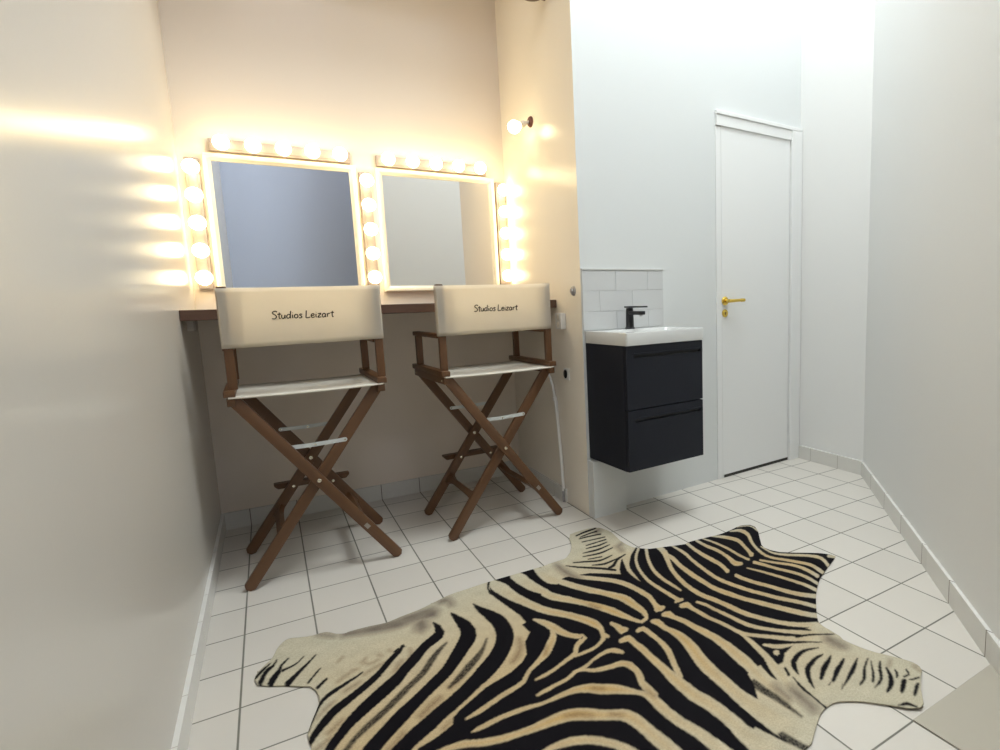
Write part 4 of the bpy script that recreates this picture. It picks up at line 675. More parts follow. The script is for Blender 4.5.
 ("L","1090,-1854 1101,-1856 1110,-1858 1114,-1859 1115,-1868 1115,-1885 1115,-1899 1116,-1912 1116,-1924 1116,-1935 1115,-1948 1115,-1962 1114,-1974 1114,-1987 1114,-2000 1113,-2011 1112,-2025 1111,-2039 1109,-2052 1108,-2065 1106,-2078 1105,-2091 1105,-2104 1105,-2116 1106,-2129 1106,-2138 1106,-2147 1106,-2158 1108,-2169 1110,-2178 1112,-2187 1115,-2196 1117,-2204 1119,-2214 1121,-2226 1122,-2239 1123,-2252 1124,-2266 1124,-2278 1124,-2288 1123,-2299 1121,-2309 1119,-2321 1118,-2333 1118,-2345 1118,-2357 1118,-2369 1117,-2380 1117,-2392 1116,-2405 1115,-2420 1113,-2434 1113,-2449 1112,-2461 1113,-2472 1113,-2482 1114,-2491 1115,-2500 1116,-2510 1117,-2522 1119,-2535 1120,-2548 1121,-2561 1122,-2574 1162,-2586 1203,-2560 1202,-2546 1202,-2533 1202,-2519 1201,-2505 1201,-2492 1201,-2481 1201,-2471 1201,-2462 1200,-2452 1199,-2441 1198,-2428 1195,-2414 1192,-2399 1189,-2384 1186,-2371 1182,-2358 1178,-2347 1174,-2336 1170,-2327 1168,-2318 1167,-2309 1167,-2299 1167,-2289 1167,-2277 1167,-2264 1166,-2251 1165,-2236 1164,-2222 1162,-2208 1160,-2195 1158,-2183 1155,-2173 1152,-2164 1150,-2156 1148,-2149 1147,-2140 1146,-2131 1146,-2122 1145,-2112 1144,-2099 1143,-2087 1143,-2075 1141,-2064 1140,-2052 1140,-2040 1139,-2028 1139,-2015 1139,-2000 1139,-1988 1139,-1975 1138,-1963 1138,-1951 1139,-1938 1140,-1925 1140,-1912 1139,-1898 1137,-1885 1135,-1874 1137,-1855 1134,-1837 1121,-1832 1108,-1834 1096,-1837 1088,-1845"),
 ("L","1280,-1810 1287,-1819 1291,-1824 1298,-1842 1302,-1853 1306,-1866 1310,-1879 1312,-1892 1314,-1906 1315,-1921 1317,-1934 1319,-1948 1322,-1960 1323,-1973 1325,-1983 1326,-1994 1327,-2005 1327,-2016 1326,-2027 1326,-2038 1324,-2049 1323,-2061 1321,-2072 1319,-2084 1317,-2096 1316,-2107 1315,-2118 1314,-2128 1314,-2138 1313,-2149 1311,-2159 1309,-2170 1306,-2181 1304,-2194 1301,-2206 1298,-2219 1296,-2231 1294,-2244 1291,-2257 1288,-2269 1286,-2280 1283,-2292 1280,-2304 1277,-2315 1274,-2326 1303,-2336 1338,-2311 1338,-2301 1338,-2290 1338,-2278 1338,-2267 1338,-2255 1339,-2243 1339,-2231 1340,-2219 1341,-2207 1342,-2195 1344,-2184 1347,-2172 1350,-2160 1353,-2148 1356,-2136 1358,-2123 1359,-2111 1360,-2101 1360,-2090 1361,-2079 1361,-2068 1361,-2056 1361,-2045 1361,-2033 1360,-2022 1359,-2011 1358,-2000 1357,-1988 1355,-1977 1353,-1966 1351,-1955 1348,-1942 1345,-1930 1341,-1917 1338,-1905 1336,-1891 1333,-1877 1330,-1864 1325,-1850 1320,-1838 1317,-1829 1319,-1799 1305,-1793 1290,-1794 1282,-1801"),
 ("L","1361,-1805 1371,-1810 1377,-1814 1379,-1818 1381,-1832 1383,-1847 1385,-1863 1387,-1877 1388,-1889 1390,-1900 1392,-1912 1396,-1923 1400,-1935 1403,-1947 1406,-1959 1408,-1972 1410,-1985 1412,-1998 1413,-2011 1416,-2023 1420,-2032 1426,-2040 1434,-2050 1440,-2057 1449,-2066 1457,-2075 1466,-2084 1475,-2092 1483,-2101 1490,-2109 1498,-2118 1506,-2126 1515,-2135 1524,-2143 1534,-2152 1544,-2160 1554,-2168 1564,-2176 1581,-2170 1589,-2156 1577,-2149 1566,-2141 1555,-2134 1544,-2127 1534,-2119 1524,-2112 1515,-2104 1507,-2096 1499,-2088 1490,-2080 1481,-2071 1471,-2063 1462,-2054 1454,-2046 1447,-2039 1440,-2029 1436,-2021 1433,-2012 1429,-2001 1427,-1989 1425,-1976 1423,-1963 1421,-1950 1418,-1937 1414,-1924 1410,-1913 1407,-1901 1406,-1890 1405,-1878 1404,-1866 1402,-1851 1400,-1835 1399,-1822 1403,-1804 1403,-1787 1388,-1783 1371,-1785 1361,-1795"),
 ("L","1416,-2023 1415,-2035 1413,-2047 1411,-2059 1409,-2070 1406,-2083 1403,-2096 1400,-2109 1397,-2123 1394,-2136 1390,-2149 1386,-2161 1380,-2174 1374,-2187 1369,-2200 1365,-2211 1358,-2225 1354,-2235 1348,-2245 1343,-2256 1337,-2268 1332,-2278 1349,-2290 1377,-2274 1380,-2263 1384,-2252 1387,-2241 1390,-2230 1393,-2220 1397,-2207 1400,-2195 1403,-2183 1407,-2170 1411,-2157 1415,-2143 1417,-2129 1420,-2116 1422,-2103 1424,-2090 1426,-2077 1427,-2063 1427,-2052 1427,-2041 1426,-2030 1425,-2019 1421,-2019"),
 ("L","1423,-1808 1429,-1823 1435,-1838 1437,-1850 1439,-1864 1441,-1880 1444,-1891 1446,-1904 1448,-1917 1451,-1929 1453,-1939 1455,-1954 1456,-1967 1458,-1979 1461,-1991 1464,-2003 1468,-2014 1473,-2023 1478,-2031 1485,-2041 1492,-2049 1499,-2058 1507,-2068 1516,-2078 1524,-2087 1532,-2096 1541,-2105 1550,-2114 1558,-2122 1566,-2129 1576,-2136 1584,-2142 1592,-2148 1601,-2154 1614,-2148 1620,-2138 1611,-2132 1602,-2127 1593,-2121 1584,-2115 1575,-2108 1566,-2101 1556,-2093 1547,-2084 1538,-2076 1530,-2067 1521,-2057 1513,-2047 1506,-2038 1500,-2030 1493,-2019 1489,-2011 1485,-2002 1481,-1991 1478,-1980 1475,-1968 1473,-1956 1471,-1944 1468,-1929 1466,-1919 1463,-1907 1460,-1894 1458,-1882 1455,-1871 1453,-1855 1451,-1840 1448,-1827 1441,-1812 1433,-1800 1427,-1802"),
 ("L","1563,-1382 1560,-1409 1550,-1444 1544,-1458 1531,-1485 1522,-1505 1511,-1527 1500,-1550 1491,-1573 1484,-1594 1478,-1614 1472,-1634 1468,-1654 1465,-1671 1462,-1688 1460,-1705 1459,-1722 1458,-1737 1459,-1756 1460,-1773 1463,-1788 1465,-1801 1469,-1814 1473,-1823 1477,-1836 1481,-1851 1485,-1866 1487,-1877 1489,-1888 1490,-1899 1492,-1910 1494,-1922 1496,-1934 1499,-1946 1502,-1957 1506,-1968 1511,-1977 1517,-1988 1521,-1995 1525,-2004 1530,-2013 1534,-2022 1539,-2031 1544,-2039 1549,-2047 1554,-2055 1560,-2062 1566,-2070 1571,-2077 1577,-2083 1583,-2090 1590,-2096 1597,-2103 1605,-2109 1613,-2116 1621,-2122 1629,-2129 1638,-2135 1655,-2128 1663,-2114 1654,-2109 1644,-2103 1634,-2098 1625,-2092 1617,-2087 1610,-2081 1603,-2075 1596,-2068 1590,-2062 1584,-2055 1579,-2048 1573,-2041 1568,-2033 1563,-2025 1559,-2017 1554,-2008 1549,-1999 1544,-1990 1540,-1981 1536,-1973 1531,-1962 1527,-1953 1524,-1942 1521,-1931 1519,-1920 1517,-1907 1515,-1895 1513,-1884 1510,-1873 1508,-1862 1505,-1851 1502,-1836 1498,-1820 1494,-1807 1490,-1797 1486,-1785 1484,-1773 1482,-1758 1480,-1741 1480,-1723 1481,-1709 1482,-1693 1484,-1676 1487,-1660 1490,-1643 1494,-1624 1499,-1605 1505,-1586 1512,-1567 1521,-1546 1532,-1525 1543,-1503 1552,-1485 1569,-1458 1584,-1430 1592,-1386 1585,-1362 1573,-1366"),
 ("L","1553,-1464 1551,-1485 1549,-1507 1545,-1524 1540,-1545 1535,-1569 1533,-1585 1530,-1603 1529,-1620 1527,-1637 1526,-1653 1526,-1670 1526,-1686 1526,-1701 1527,-1716 1527,-1732 1527,-1748 1527,-1764 1529,-1780 1532,-1793 1535,-1805 1538,-1817 1542,-1829 1546,-1839 1550,-1852 1555,-1863 1559,-1874 1564,-1885 1568,-1895 1573,-1904 1577,-1913 1582,-1923 1586,-1932 1590,-1941 1594,-1950 1599,-1960 1604,-1970 1609,-1981 1615,-1994 1622,-2006 1628,-2018 1633,-2029 1638,-2038 1643,-2047 1648,-2055 1652,-2063 1657,-2070 1663,-2079 1669,-2087 1676,-2094 1682,-2102 1697,-2097 1707,-2085 1700,-2077 1694,-2070 1688,-2062 1682,-2053 1677,-2046 1673,-2038 1669,-2030 1664,-2021 1659,-2012 1653,-2001 1646,-1989 1640,-1976 1633,-1964 1627,-1953 1622,-1943 1617,-1933 1612,-1924 1608,-1915 1603,-1907 1598,-1897 1593,-1889 1588,-1880 1583,-1870 1579,-1859 1576,-1847 1573,-1835 1570,-1821 1566,-1810 1562,-1799 1558,-1787 1554,-1775 1552,-1764 1550,-1749 1549,-1733 1550,-1718 1550,-1701 1550,-1685 1550,-1670 1551,-1654 1552,-1636 1553,-1621 1554,-1604 1556,-1587 1557,-1570 1559,-1555 1564,-1532 1570,-1511 1574,-1491 1575,-1468 1573,-1448 1563,-1450"),
 ("L","1625,-1399 1625,-1417 1624,-1436 1624,-1454 1623,-1471 1621,-1488 1618,-1508 1613,-1528 1608,-1549 1604,-1572 1600,-1594 1597,-1618 1594,-1642 1591,-1665 1589,-1684 1588,-1706 1588,-1722 1589,-1740 1591,-1753 1594,-1766 1597,-1779 1600,-1792 1604,-1804 1607,-1816 1611,-1828 1615,-1840 1619,-1851 1622,-1860 1627,-1872 1633,-1883 1637,-1893 1642,-1904 1647,-1915 1652,-1925 1656,-1936 1660,-1945 1667,-1957 1673,-1967 1680,-1978 1688,-1989 1695,-2001 1702,-2012 1707,-2023 1713,-2034 1717,-2044 1722,-2055 1727,-2065 1740,-2062 1749,-2052 1743,-2041 1738,-2031 1733,-2021 1727,-2010 1721,-1999 1715,-1988 1707,-1976 1699,-1964 1692,-1952 1686,-1943 1679,-1931 1675,-1923 1670,-1913 1665,-1902 1660,-1891 1655,-1880 1651,-1870 1645,-1859 1641,-1846 1637,-1837 1634,-1827 1630,-1815 1626,-1802 1622,-1790 1619,-1778 1616,-1765 1613,-1752 1610,-1739 1608,-1727 1607,-1710 1607,-1694 1609,-1672 1610,-1653 1613,-1631 1616,-1607 1619,-1583 1622,-1562 1626,-1539 1632,-1518 1637,-1497 1640,-1476 1640,-1458 1640,-1441 1638,-1424 1636,-1408 1635,-1391 1630,-1392"),
 ("L","1688,-1418 1684,-1438 1681,-1458 1677,-1478 1674,-1497 1672,-1516 1670,-1537 1669,-1557 1669,-1575 1669,-1592 1669,-1613 1670,-1632 1670,-1649 1665,-1673 1659,-1693 1652,-1710 1662,-1713 1678,-1699 1680,-1684 1687,-1663 1693,-1635 1694,-1616 1693,-1597 1693,-1576 1693,-1558 1692,-1540 1693,-1521 1694,-1501 1695,-1483 1697,-1465 1700,-1446 1703,-1426 1706,-1406 1698,-1406"),
 ("L","1739,-1424 1738,-1447 1736,-1469 1736,-1492 1738,-1509 1741,-1525 1743,-1540 1745,-1556 1744,-1578 1741,-1600 1737,-1621 1730,-1642 1721,-1662 1718,-1682 1729,-1693 1745,-1697 1757,-1690 1762,-1679 1755,-1668 1751,-1657 1752,-1647 1755,-1630 1759,-1610 1761,-1588 1764,-1565 1765,-1541 1764,-1524 1761,-1508 1758,-1492 1756,-1476 1755,-1455 1755,-1434 1755,-1412 1747,-1413"),
 ("L","1777,-1421 1780,-1438 1784,-1455 1787,-1472 1789,-1489 1791,-1508 1792,-1526 1793,-1545 1793,-1564 1792,-1583 1790,-1603 1789,-1622 1788,-1638 1789,-1656 1790,-1670 1792,-1684 1800,-1683 1807,-1674 1805,-1660 1804,-1646 1803,-1628 1804,-1612 1806,-1593 1808,-1573 1809,-1553 1808,-1534 1807,-1515 1805,-1496 1803,-1478 1799,-1461 1795,-1445 1790,-1430 1785,-1414 1781,-1415"),
 ("L","1823,-1427 1832,-1440 1841,-1452 1850,-1464 1857,-1477 1864,-1491 1870,-1506 1874,-1520 1876,-1534 1872,-1553 1865,-1573 1857,-1593 1846,-1620 1836,-1641 1821,-1663 1832,-1669 1854,-1652 1858,-1633 1867,-1612 1877,-1584 1886,-1564 1896,-1541 1901,-1517 1899,-1500 1894,-1485 1887,-1470 1879,-1457 1869,-1445 1857,-1435 1845,-1426 1833,-1416 1827,-1420"),
 ("L","1921,-1441 1932,-1451 1943,-1461 1950,-1472 1952,-1494 1947,-1519 1937,-1537 1922,-1560 1908,-1585 1896,-1610 1885,-1635 1877,-1658 1873,-1679 1871,-1697 1875,-1717 1880,-1730 1888,-1744 1897,-1757 1906,-1771 1914,-1784 1922,-1798 1930,-1812 1938,-1825 1944,-1838 1948,-1850 1948,-1870 1942,-1887 1938,-1902 1932,-1925 1941,-1926 1954,-1916 1963,-1892 1966,-1877 1970,-1858 1969,-1838 1964,-1825 1957,-1812 1949,-1798 1940,-1784 1932,-1771 1923,-1758 1913,-1744 1903,-1731 1895,-1718 1890,-1706 1888,-1687 1890,-1669 1896,-1650 1903,-1627 1913,-1603 1925,-1580 1940,-1557 1957,-1533 1971,-1508 1978,-1476 1972,-1453 1960,-1443 1945,-1438 1929,-1432 1924,-1436"),
 ("L","1974,-1430 1987,-1438 2001,-1445 2013,-1453 2020,-1463 2021,-1480 2016,-1500 2011,-1520 2016,-1519 2023,-1513 2027,-1493 2032,-1473 2030,-1455 2021,-1445 2008,-1437 1994,-1431 1980,-1424 1976,-1426"),
 ("L","1918,-1627 1916,-1644 1913,-1661 1911,-1678 1912,-1693 1916,-1705 1921,-1715 1929,-1725 1939,-1737 1952,-1749 1968,-1762 1984,-1776 1999,-1789 2011,-1801 2019,-1813 2024,-1823 2026,-1832 2025,-1843 2018,-1860 2006,-1879 1993,-1898 2000,-1902 2014,-1894 2027,-1874 2040,-1853 2048,-1833 2049,-1820 2046,-1809 2039,-1798 2029,-1786 2017,-1775 2001,-1762 1984,-1748 1968,-1736 1955,-1724 1943,-1713 1935,-1704 1929,-1695 1925,-1684 1924,-1670 1925,-1654 1928,-1637 1929,-1620 1924,-1621"),
 ("L","2064,-1844 2071,-1853 2077,-1862 2084,-1870 2097,-1866 2106,-1856 2099,-1847 2092,-1838 2086,-1828 2073,-1833"),
 ("L","1825,-1712 1831,-1722 1837,-1731 1843,-1741 1849,-1751 1856,-1761 1864,-1773 1873,-1786 1883,-1798 1891,-1811 1897,-1823 1901,-1837 1903,-1851 1903,-1864 1903,-1878 1901,-1895 1898,-1912 1894,-1929 1905,-1929 1919,-1918 1921,-1901 1924,-1884 1925,-1866 1925,-1852 1923,-1839 1920,-1825 1915,-1811 1908,-1799 1899,-1786 1889,-1773 1879,-1761 1870,-1750 1863,-1739 1856,-1730 1850,-1721 1844,-1712 1837,-1702 1830,-1705"),
 ("L","1789,-1713 1794,-1722 1800,-1736 1803,-1745 1807,-1755 1811,-1767 1816,-1780 1820,-1793 1826,-1807 1833,-1821 1840,-1836 1846,-1850 1851,-1863 1855,-1877 1857,-1890 1858,-1902 1858,-1915 1857,-1931 1855,-1947 1852,-1963 1861,-1963 1871,-1955 1874,-1939 1876,-1922 1878,-1905 1877,-1892 1875,-1879 1872,-1866 1868,-1851 1863,-1838 1856,-1824 1850,-1809 1843,-1795 1837,-1781 1833,-1768 1829,-1755 1826,-1742 1822,-1731 1819,-1721 1813,-1706 1808,-1697 1797,-1701"),
 ("L","1740,-1728 1745,-1741 1750,-1755 1755,-1768 1760,-1781 1765,-1795 1770,-1810 1775,-1825 1780,-1840 1785,-1855 1789,-1870 1794,-1885 1799,-1900 1803,-1915 1807,-1929 1809,-1943 1811,-1957 1811,-1971 1811,-1983 1811,-1996 1822,-1995 1833,-1985 1832,-1973 1831,-1960 1830,-1947 1828,-1932 1824,-1919 1820,-1904 1815,-1889 1810,-1874 1805,-1859 1800,-1844 1795,-1829 1790,-1814 1784,-1799 1779,-1785 1773,-1772 1767,-1759 1760,-1747 1754,-1734 1747,-1722 1743,-1723"),
 ("L","1659,-1748 1660,-1762 1662,-1778 1665,-1790 1669,-1803 1673,-1816 1677,-1830 1681,-1840 1686,-1850 1691,-1860 1696,-1870 1700,-1880 1704,-1891 1707,-1901 1711,-1912 1714,-1922 1718,-1933 1722,-1942 1726,-1952 1731,-1961 1736,-1970 1741,-1979 1748,-1988 1756,-1997 1764,-2006 1772,-2015 1780,-2023 1795,-2018 1804,-2006 1796,-1998 1787,-1989 1779,-1980 1771,-1972 1764,-1963 1758,-1954 1753,-1946 1748,-1937 1744,-1928 1739,-1918 1735,-1908 1731,-1898 1727,-1888 1723,-1877 1719,-1867 1714,-1856 1710,-1846 1705,-1836 1700,-1826 1696,-1816 1692,-1802 1688,-1789 1685,-1776 1682,-1765 1680,-1748 1679,-1734 1668,-1736"),
 ("L","1525,-1351 1507,-1382 1489,-1412 1473,-1440 1460,-1467 1449,-1492 1440,-1515 1431,-1543 1425,-1570 1423,-1590 1422,-1610 1421,-1628 1422,-1644 1423,-1659 1424,-1674 1425,-1688 1427,-1702 1428,-1717 1433,-1716 1437,-1710 1437,-1695 1438,-1680 1438,-1664 1437,-1649 1437,-1634 1437,-1618 1438,-1599 1440,-1580 1443,-1561 1448,-1536 1457,-1510 1465,-1489 1475,-1466 1487,-1441 1501,-1414 1519,-1385 1537,-1355 1536,-1345"),
 ("L","1505,-1330 1485,-1351 1465,-1372 1447,-1394 1426,-1425 1409,-1458 1398,-1483 1390,-1508 1382,-1533 1377,-1557 1372,-1580 1370,-1605 1369,-1621 1370,-1637 1370,-1652 1371,-1668 1372,-1682 1373,-1701 1374,-1719 1375,-1735 1375,-1747 1376,-1772 1397,-1771 1403,-1765 1404,-1759 1395,-1752 1393,-1735 1392,-1723 1391,-1707 1389,-1689 1388,-1671 1387,-1656 1386,-1641 1385,-1625 1385,-1610 1385,-1595 1387,-1572 1392,-1549 1397,-1527 1404,-1503 1412,-1480 1422,-1458 1436,-1429 1454,-1402 1469,-1383 1488,-1363 1508,-1341 1512,-1331"),
 ("L","1387,-1745 1368,-1760 1363,-1768 1367,-1771 1386,-1765 1394,-1751"),
 ("L","1441,-1335 1424,-1360 1406,-1386 1390,-1410 1376,-1434 1360,-1470 1352,-1502 1348,-1522 1345,-1542 1343,-1562 1340,-1581 1345,-1582 1351,-1575 1355,-1555 1360,-1534 1364,-1514 1368,-1495 1377,-1466 1390,-1436 1401,-1417 1416,-1394 1433,-1368 1450,-1342 1450,-1331"),
 ("L","1144,-1373 1150,-1386 1157,-1399 1164,-1411 1171,-1422 1180,-1432 1189,-1443 1197,-1451 1205,-1460 1213,-1469 1221,-1477 1230,-1486 1237,-1495 1245,-1504 1253,-1513 1260,-1522 1266,-1532 1273,-1544 1279,-1557 1284,-1570 1288,-1583 1292,-1597 1295,-1612 1298,-1627 1300,-1642 1302,-1661 1304,-1679 1304,-1694 1299,-1717 1293,-1738 1278,-1775 1295,-1783 1312,-1777 1321,-1769 1321,-1760 1312,-1752 1312,-1753 1313,-1733 1319,-1711 1326,-1683 1326,-1663 1325,-1643 1322,-1623 1320,-1608 1318,-1592 1314,-1576 1310,-1561 1305,-1546 1300,-1533 1293,-1520 1285,-1507 1278,-1497 1270,-1488 1262,-1479 1254,-1470 1246,-1462 1237,-1453 1229,-1444 1220,-1435 1212,-1427 1204,-1419 1195,-1408 1187,-1398 1179,-1387 1173,-1375 1166,-1363 1160,-1350 1150,-1356"),
 ("L","1285,-1756 1278,-1769 1277,-1779 1284,-1779 1295,-1774 1298,-1756"),
 ("L","1081,-1380 1087,-1395 1093,-1410 1098,-1426 1105,-1441 1110,-1453 1116,-1465 1122,-1477 1128,-1489 1135,-1502 1143,-1516 1151,-1531 1159,-1546 1168,-1561 1176,-1575 1185,-1589 1194,-1604 1203,-1618 1211,-1631 1217,-1641 1222,-1661 1223,-1676 1226,-1693 1228,-1712 1231,-1732 1233,-1748 1232,-1763 1231,-1774 1228,-1783 1219,-1786 1205,-1790 1199,-1799 1201,-1805 1216,-1802 1233,-1795 1247,-1774 1254,-1755 1258,-1734 1258,-1713 1258,-1691 1260,-1669 1259,-1647 1255,-1629 1245,-1610 1237,-1598 1229,-1585 1219,-1571 1210,-1557 1201,-1543 1192,-1528 1183,-1514 1174,-1499 1165,-1484 1158,-1471 1151,-1458 1145,-1445 1139,-1433 1133,-1421 1128,-1409 1121,-1395 1114,-1381 1108,-1367 1101,-1352 1088,-1359"),
 ("L","1113,-1754 1116,-1767 1117,-1780 1114,-1796 1116,-1817 1140,-1814 1149,-1806 1149,-1796 1141,-1783 1141,-1779 1137,-1765 1132,-1752 1127,-1741 1119,-1742"),
 ("L","1064,-1249 1060,-1283 1057,-1316 1057,-1338 1058,-1362 1062,-1384 1070,-1400 1080,-1409 1089,-1417 1109,-1402 1117,-1369 1111,-1356 1105,-1344 1102,-1334 1100,-1320 1098,-1300 1096,-1280 1089,-1255 1081,-1232 1072,-1232"),
 ("D","1020,-1255 1025,-1279 1028,-1299 1028,-1309 1028,-1330 1029,-1353 1031,-1374 1034,-1395 1037,-1412 1045,-1438 1050,-1448 1056,-1460 1063,-1472 1070,-1485 1076,-1498 1081,-1509 1087,-1521 1092,-1533 1098,-1545 1105,-1557 1113,-1570 1122,-1583 1131,-1596 1140,-1609 1148,-1621 1155,-1633 1162,-1646 1168,-1658 1175,-1671 1181,-1684 1204,-1674 1217,-1642 1211,-1629 1205,-1616 1198,-1602 1191,-1588 1183,-1575 1174,-1562 1164,-1549 1153,-1537 1144,-1525 1135,-1514 1128,-1503 1122,-1492 1116,-1481 1109,-1470 1103,-1459 1096,-1447 1088,-1435 1081,-1423 1074,-1412 1069,-1404 1057,-1386 1054,-1372 1052,-1354 1051,-1335 1054,-1314 1059,-1288 1058,-1259 1043,-1246 1025,-1244 1021,-1248"),
 ("D","882,-1248 871,-1272 862,-1298 857,-1341 862,-1346 868,-1336 869,-1298 877,-1279 888,-1258 888,-1247"),
 ("D","937,-1258 944,-1273 946,-1279 938,-1317 937,-1344 939,-1369 941,-1387 944,-1405 950,-1424 955,-1436 962,-1449 969,-1462 976,-1475 983,-1488 1003,-1477 1011,-1444 1004,-1432 996,-1419 988,-1406 981,-1395 975,-1385 965,-1373 956,-1365 951,-1356 947,-1336 948,-1316 965,-1271 956,-1250 944,-1243 939,-1248"),
 ("D","1390,-1383 1372,-1405 1355,-1428 1336,-1454 1320,-1489 1316,-1515 1317,-1537 1318,-1558 1319,-1578 1320,-1599 1322,-1619 1338,-1618 1352,-1595 1351,-1575 1349,-1555 1349,-1535 1351,-1513 1354,-1492 1356,-1478 1363,-1459 1373,-1436 1383,-1410 1394,-1385 1394,-1381"),
 ("D","1302,-1428 1319,-1426 1338,-1419 1356,-1401 1373,-1384 1388,-1376 1407,-1367 1426,-1359 1430,-1353 1429,-1349 1411,-1355 1392,-1360 1374,-1367 1354,-1385 1340,-1398 1325,-1406 1307,-1413 1301,-1421"),
 ("D","1180,-1306 1186,-1315 1192,-1324 1203,-1338 1215,-1350 1230,-1365 1246,-1380 1262,-1395 1275,-1408 1286,-1419 1294,-1429 1302,-1438 1310,-1447 1318,-1457 1326,-1451 1329,-1441 1321,-1432 1313,-1423 1305,-1414 1296,-1404 1285,-1393 1271,-1380 1255,-1366 1238,-1351 1222,-1338 1210,-1326 1197,-1314 1191,-1307 1184,-1299 1181,-1301"),
 ("D","1215,-1300 1225,-1305 1235,-1311 1245,-1316 1257,-1322 1267,-1328 1277,-1334 1288,-1341 1299,-1346 1311,-1349 1327,-1348 1343,-1344 1360,-1339 1377,-1334 1380,-1329 1379,-1326 1363,-1329 1347,-1332 1332,-1335 1317,-1335 1306,-1332 1295,-1327 1284,-1321 1273,-1315 1263,-1310 1251,-1305 1240,-1301 1229,-1296 1218,-1292 1215,-1295"),
 ("D","1266,-1362 1277,-1369 1288,-1376 1300,-1382 1313,-1385 1329,-1384 1346,-1381 1364,-1376 1382,-1372 1386,-1366 1385,-1362 1368,-1365 1351,-1367 1335,-1369 1320,-1370 1307,-1368 1294,-1364 1282,-1359 1270,-1355 1267,-1358"),
 ("D","1278,-1308 1292,-1312 1307,-1316 1321,-1319 1335,-1323 1340,-1318 1340,-1312 1326,-1309 1311,-1306 1297,-1303 1282,-1300 1279,-1304"),
 ("D","1273,-1276 1287,-1280 1301,-1284 1315,-1288 1330,-1291 1344,-1292 1362,-1291 1380,-1286 1398,-1281 1416,-1276 1420,-1272 1419,-1268 1402,-1271 1385,-1274 1367,-1277 1350,-1278 1336,-1277 1321,-1276 1306,-1273 1291,-1270 1276,-1268 1273,-1272"),
 ("D","1288,-1248 1301,-1251 1314,-1254 1327,-1257 1340,-1259 1354,-1260 1370,-1257 1387,-1253 1404,-1248 1421,-1243 1424,-1239 1424,-1236 1408,-1238 1392,-1241 1376,-1243 1360,-1244 1347,-1244 1333,-1243 1319,-1242 1305,-1241 1291,-1240 1288,-1244"),
 ("D","1318,-1218 1335,-1221 1352,-1223 1368,-1225 1383,-1226 1405,-1221 1424,-1214 1427,-1210 1426,-1207 1409,-1210 1388,-1212 1374,-1212 1357,-1211 1339,-1210 1322,-1210 1319,-1214"),
 ("D","1333,-1193 1352,-1193 1372,-1193 1392,-1192 1412,-1192 1432,-1192 1437,-1186 1437,-1180 1417,-1181 1396,-1182 1376,-1182 1356,-1183 1336,-1184 1333,-1188"),
 ("D","1335,-1152 1356,-1155 1377,-1158 1399,-1161 1420,-1164 1442,-1166 1446,-1162 1447,-1156 1425,-1153 1403,-1151 1382,-1148 1360,-1145 1339,-1143 1335,-1147"),
 ("D","1339,-1117 1360,-1120 1380,-1122 1401,-1125 1422,-1127 1443,-1130 1448,-1123 1449,-1117 1428,-1115 1406,-1113 1385,-1111 1364,-1109 1343,-1108 1339,-1112"),
 ("D","1342,-1084 1362,-1082 1382,-1080 1402,-1078 1419,-1075 1441,-1068 1459,-1060 1464,-1051 1463,-1045 1447,-1050 1426,-1055 1409,-1059 1388,-1064 1367,-1068 1346,-1072 1342,-1079"),
 ("D","1351,-1105 1369,-1103 1387,-1102 1405,-1100 1424,-1098 1442,-1096 1448,-1089 1448,-1081 1429,-1085 1410,-1088 1391,-1091 1372,-1094 1353,-1097 1351,-1101"),
 ("D","1542,-2136 1551,-2139 1561,-2142 1571,-2146 1581,-2149 1591,-2154 1602,-2160 1613,-2167 1625,-2174 1637,-2182 1649,-2189 1652,-2188 1654,-2185 1643,-2177 1631,-2169 1620,-2162 1609,-2154 1598,-2148 1588,-2142 1579,-2138 1570,-2134 1561,-2130 1552,-2125 1544,-2129"),
 ("D","1497,-2144 1505,-2148 1513,-2150 1521,-2154 1531,-2159 1541,-2165 1552,-2171 1564,-2179 1575,-2187 1587,-2194 1589,-2193 1590,-2191 1579,-2183 1569,-2175 1558,-2166 1548,-2159 1539,-2152 1530,-2146 1522,-2142 1515,-2138 1507,-2134 1499,-2138"),
 ("D","1570,-2102 1577,-2109 1585,-2116 1593,-2122 1600,-2129 1608,-2136 1612,-2135 1614,-2132 1608,-2124 1602,-2116 1596,-2108 1590,-2100 1584,-2091 1574,-2095"),
 ("L","1432,-2107 1438,-2116 1443,-2125 1449,-2134 1457,-2141 1466,-2146 1476,-2149 1487,-2152 1498,-2154 1508,-2157 1513,-2154 1515,-2150 1506,-2146 1497,-2141 1488,-2136 1480,-2132 1472,-2127 1464,-2121 1457,-2114 1449,-2107 1441,-2100 1435,-2101"),
 ("L","1427,-2154 1431,-2162 1443,-2160 1452,-2149 1448,-2141 1435,-2143"),
 ("B","1274,-2209 1275,-2218 1276,-2227 1277,-2235 1278,-2244 1279,-2253 1281,-2261 1282,-2269 1284,-2276 1285,-2284 1286,-2291 1287,-2298 1288,-2306 1289,-2313 1290,-2321 1290,-2328 1291,-2336 1292,-2343 1293,-2350 1293,-2357 1294,-2365 1297,-2365 1301,-2363 1301,-2355 1302,-2347 1303,-2340 1303,-2332 1304,-2324 1305,-2316 1306,-2308 1306,-2300 1307,-2292 1307,-2283 1307,-2275 1306,-2267 1305,-2259 1305,-2251 1304,-2242 1304,-2234 1304,-2225 1304,-2216 1304,-2206 1304,-2197 1288,-2195"),
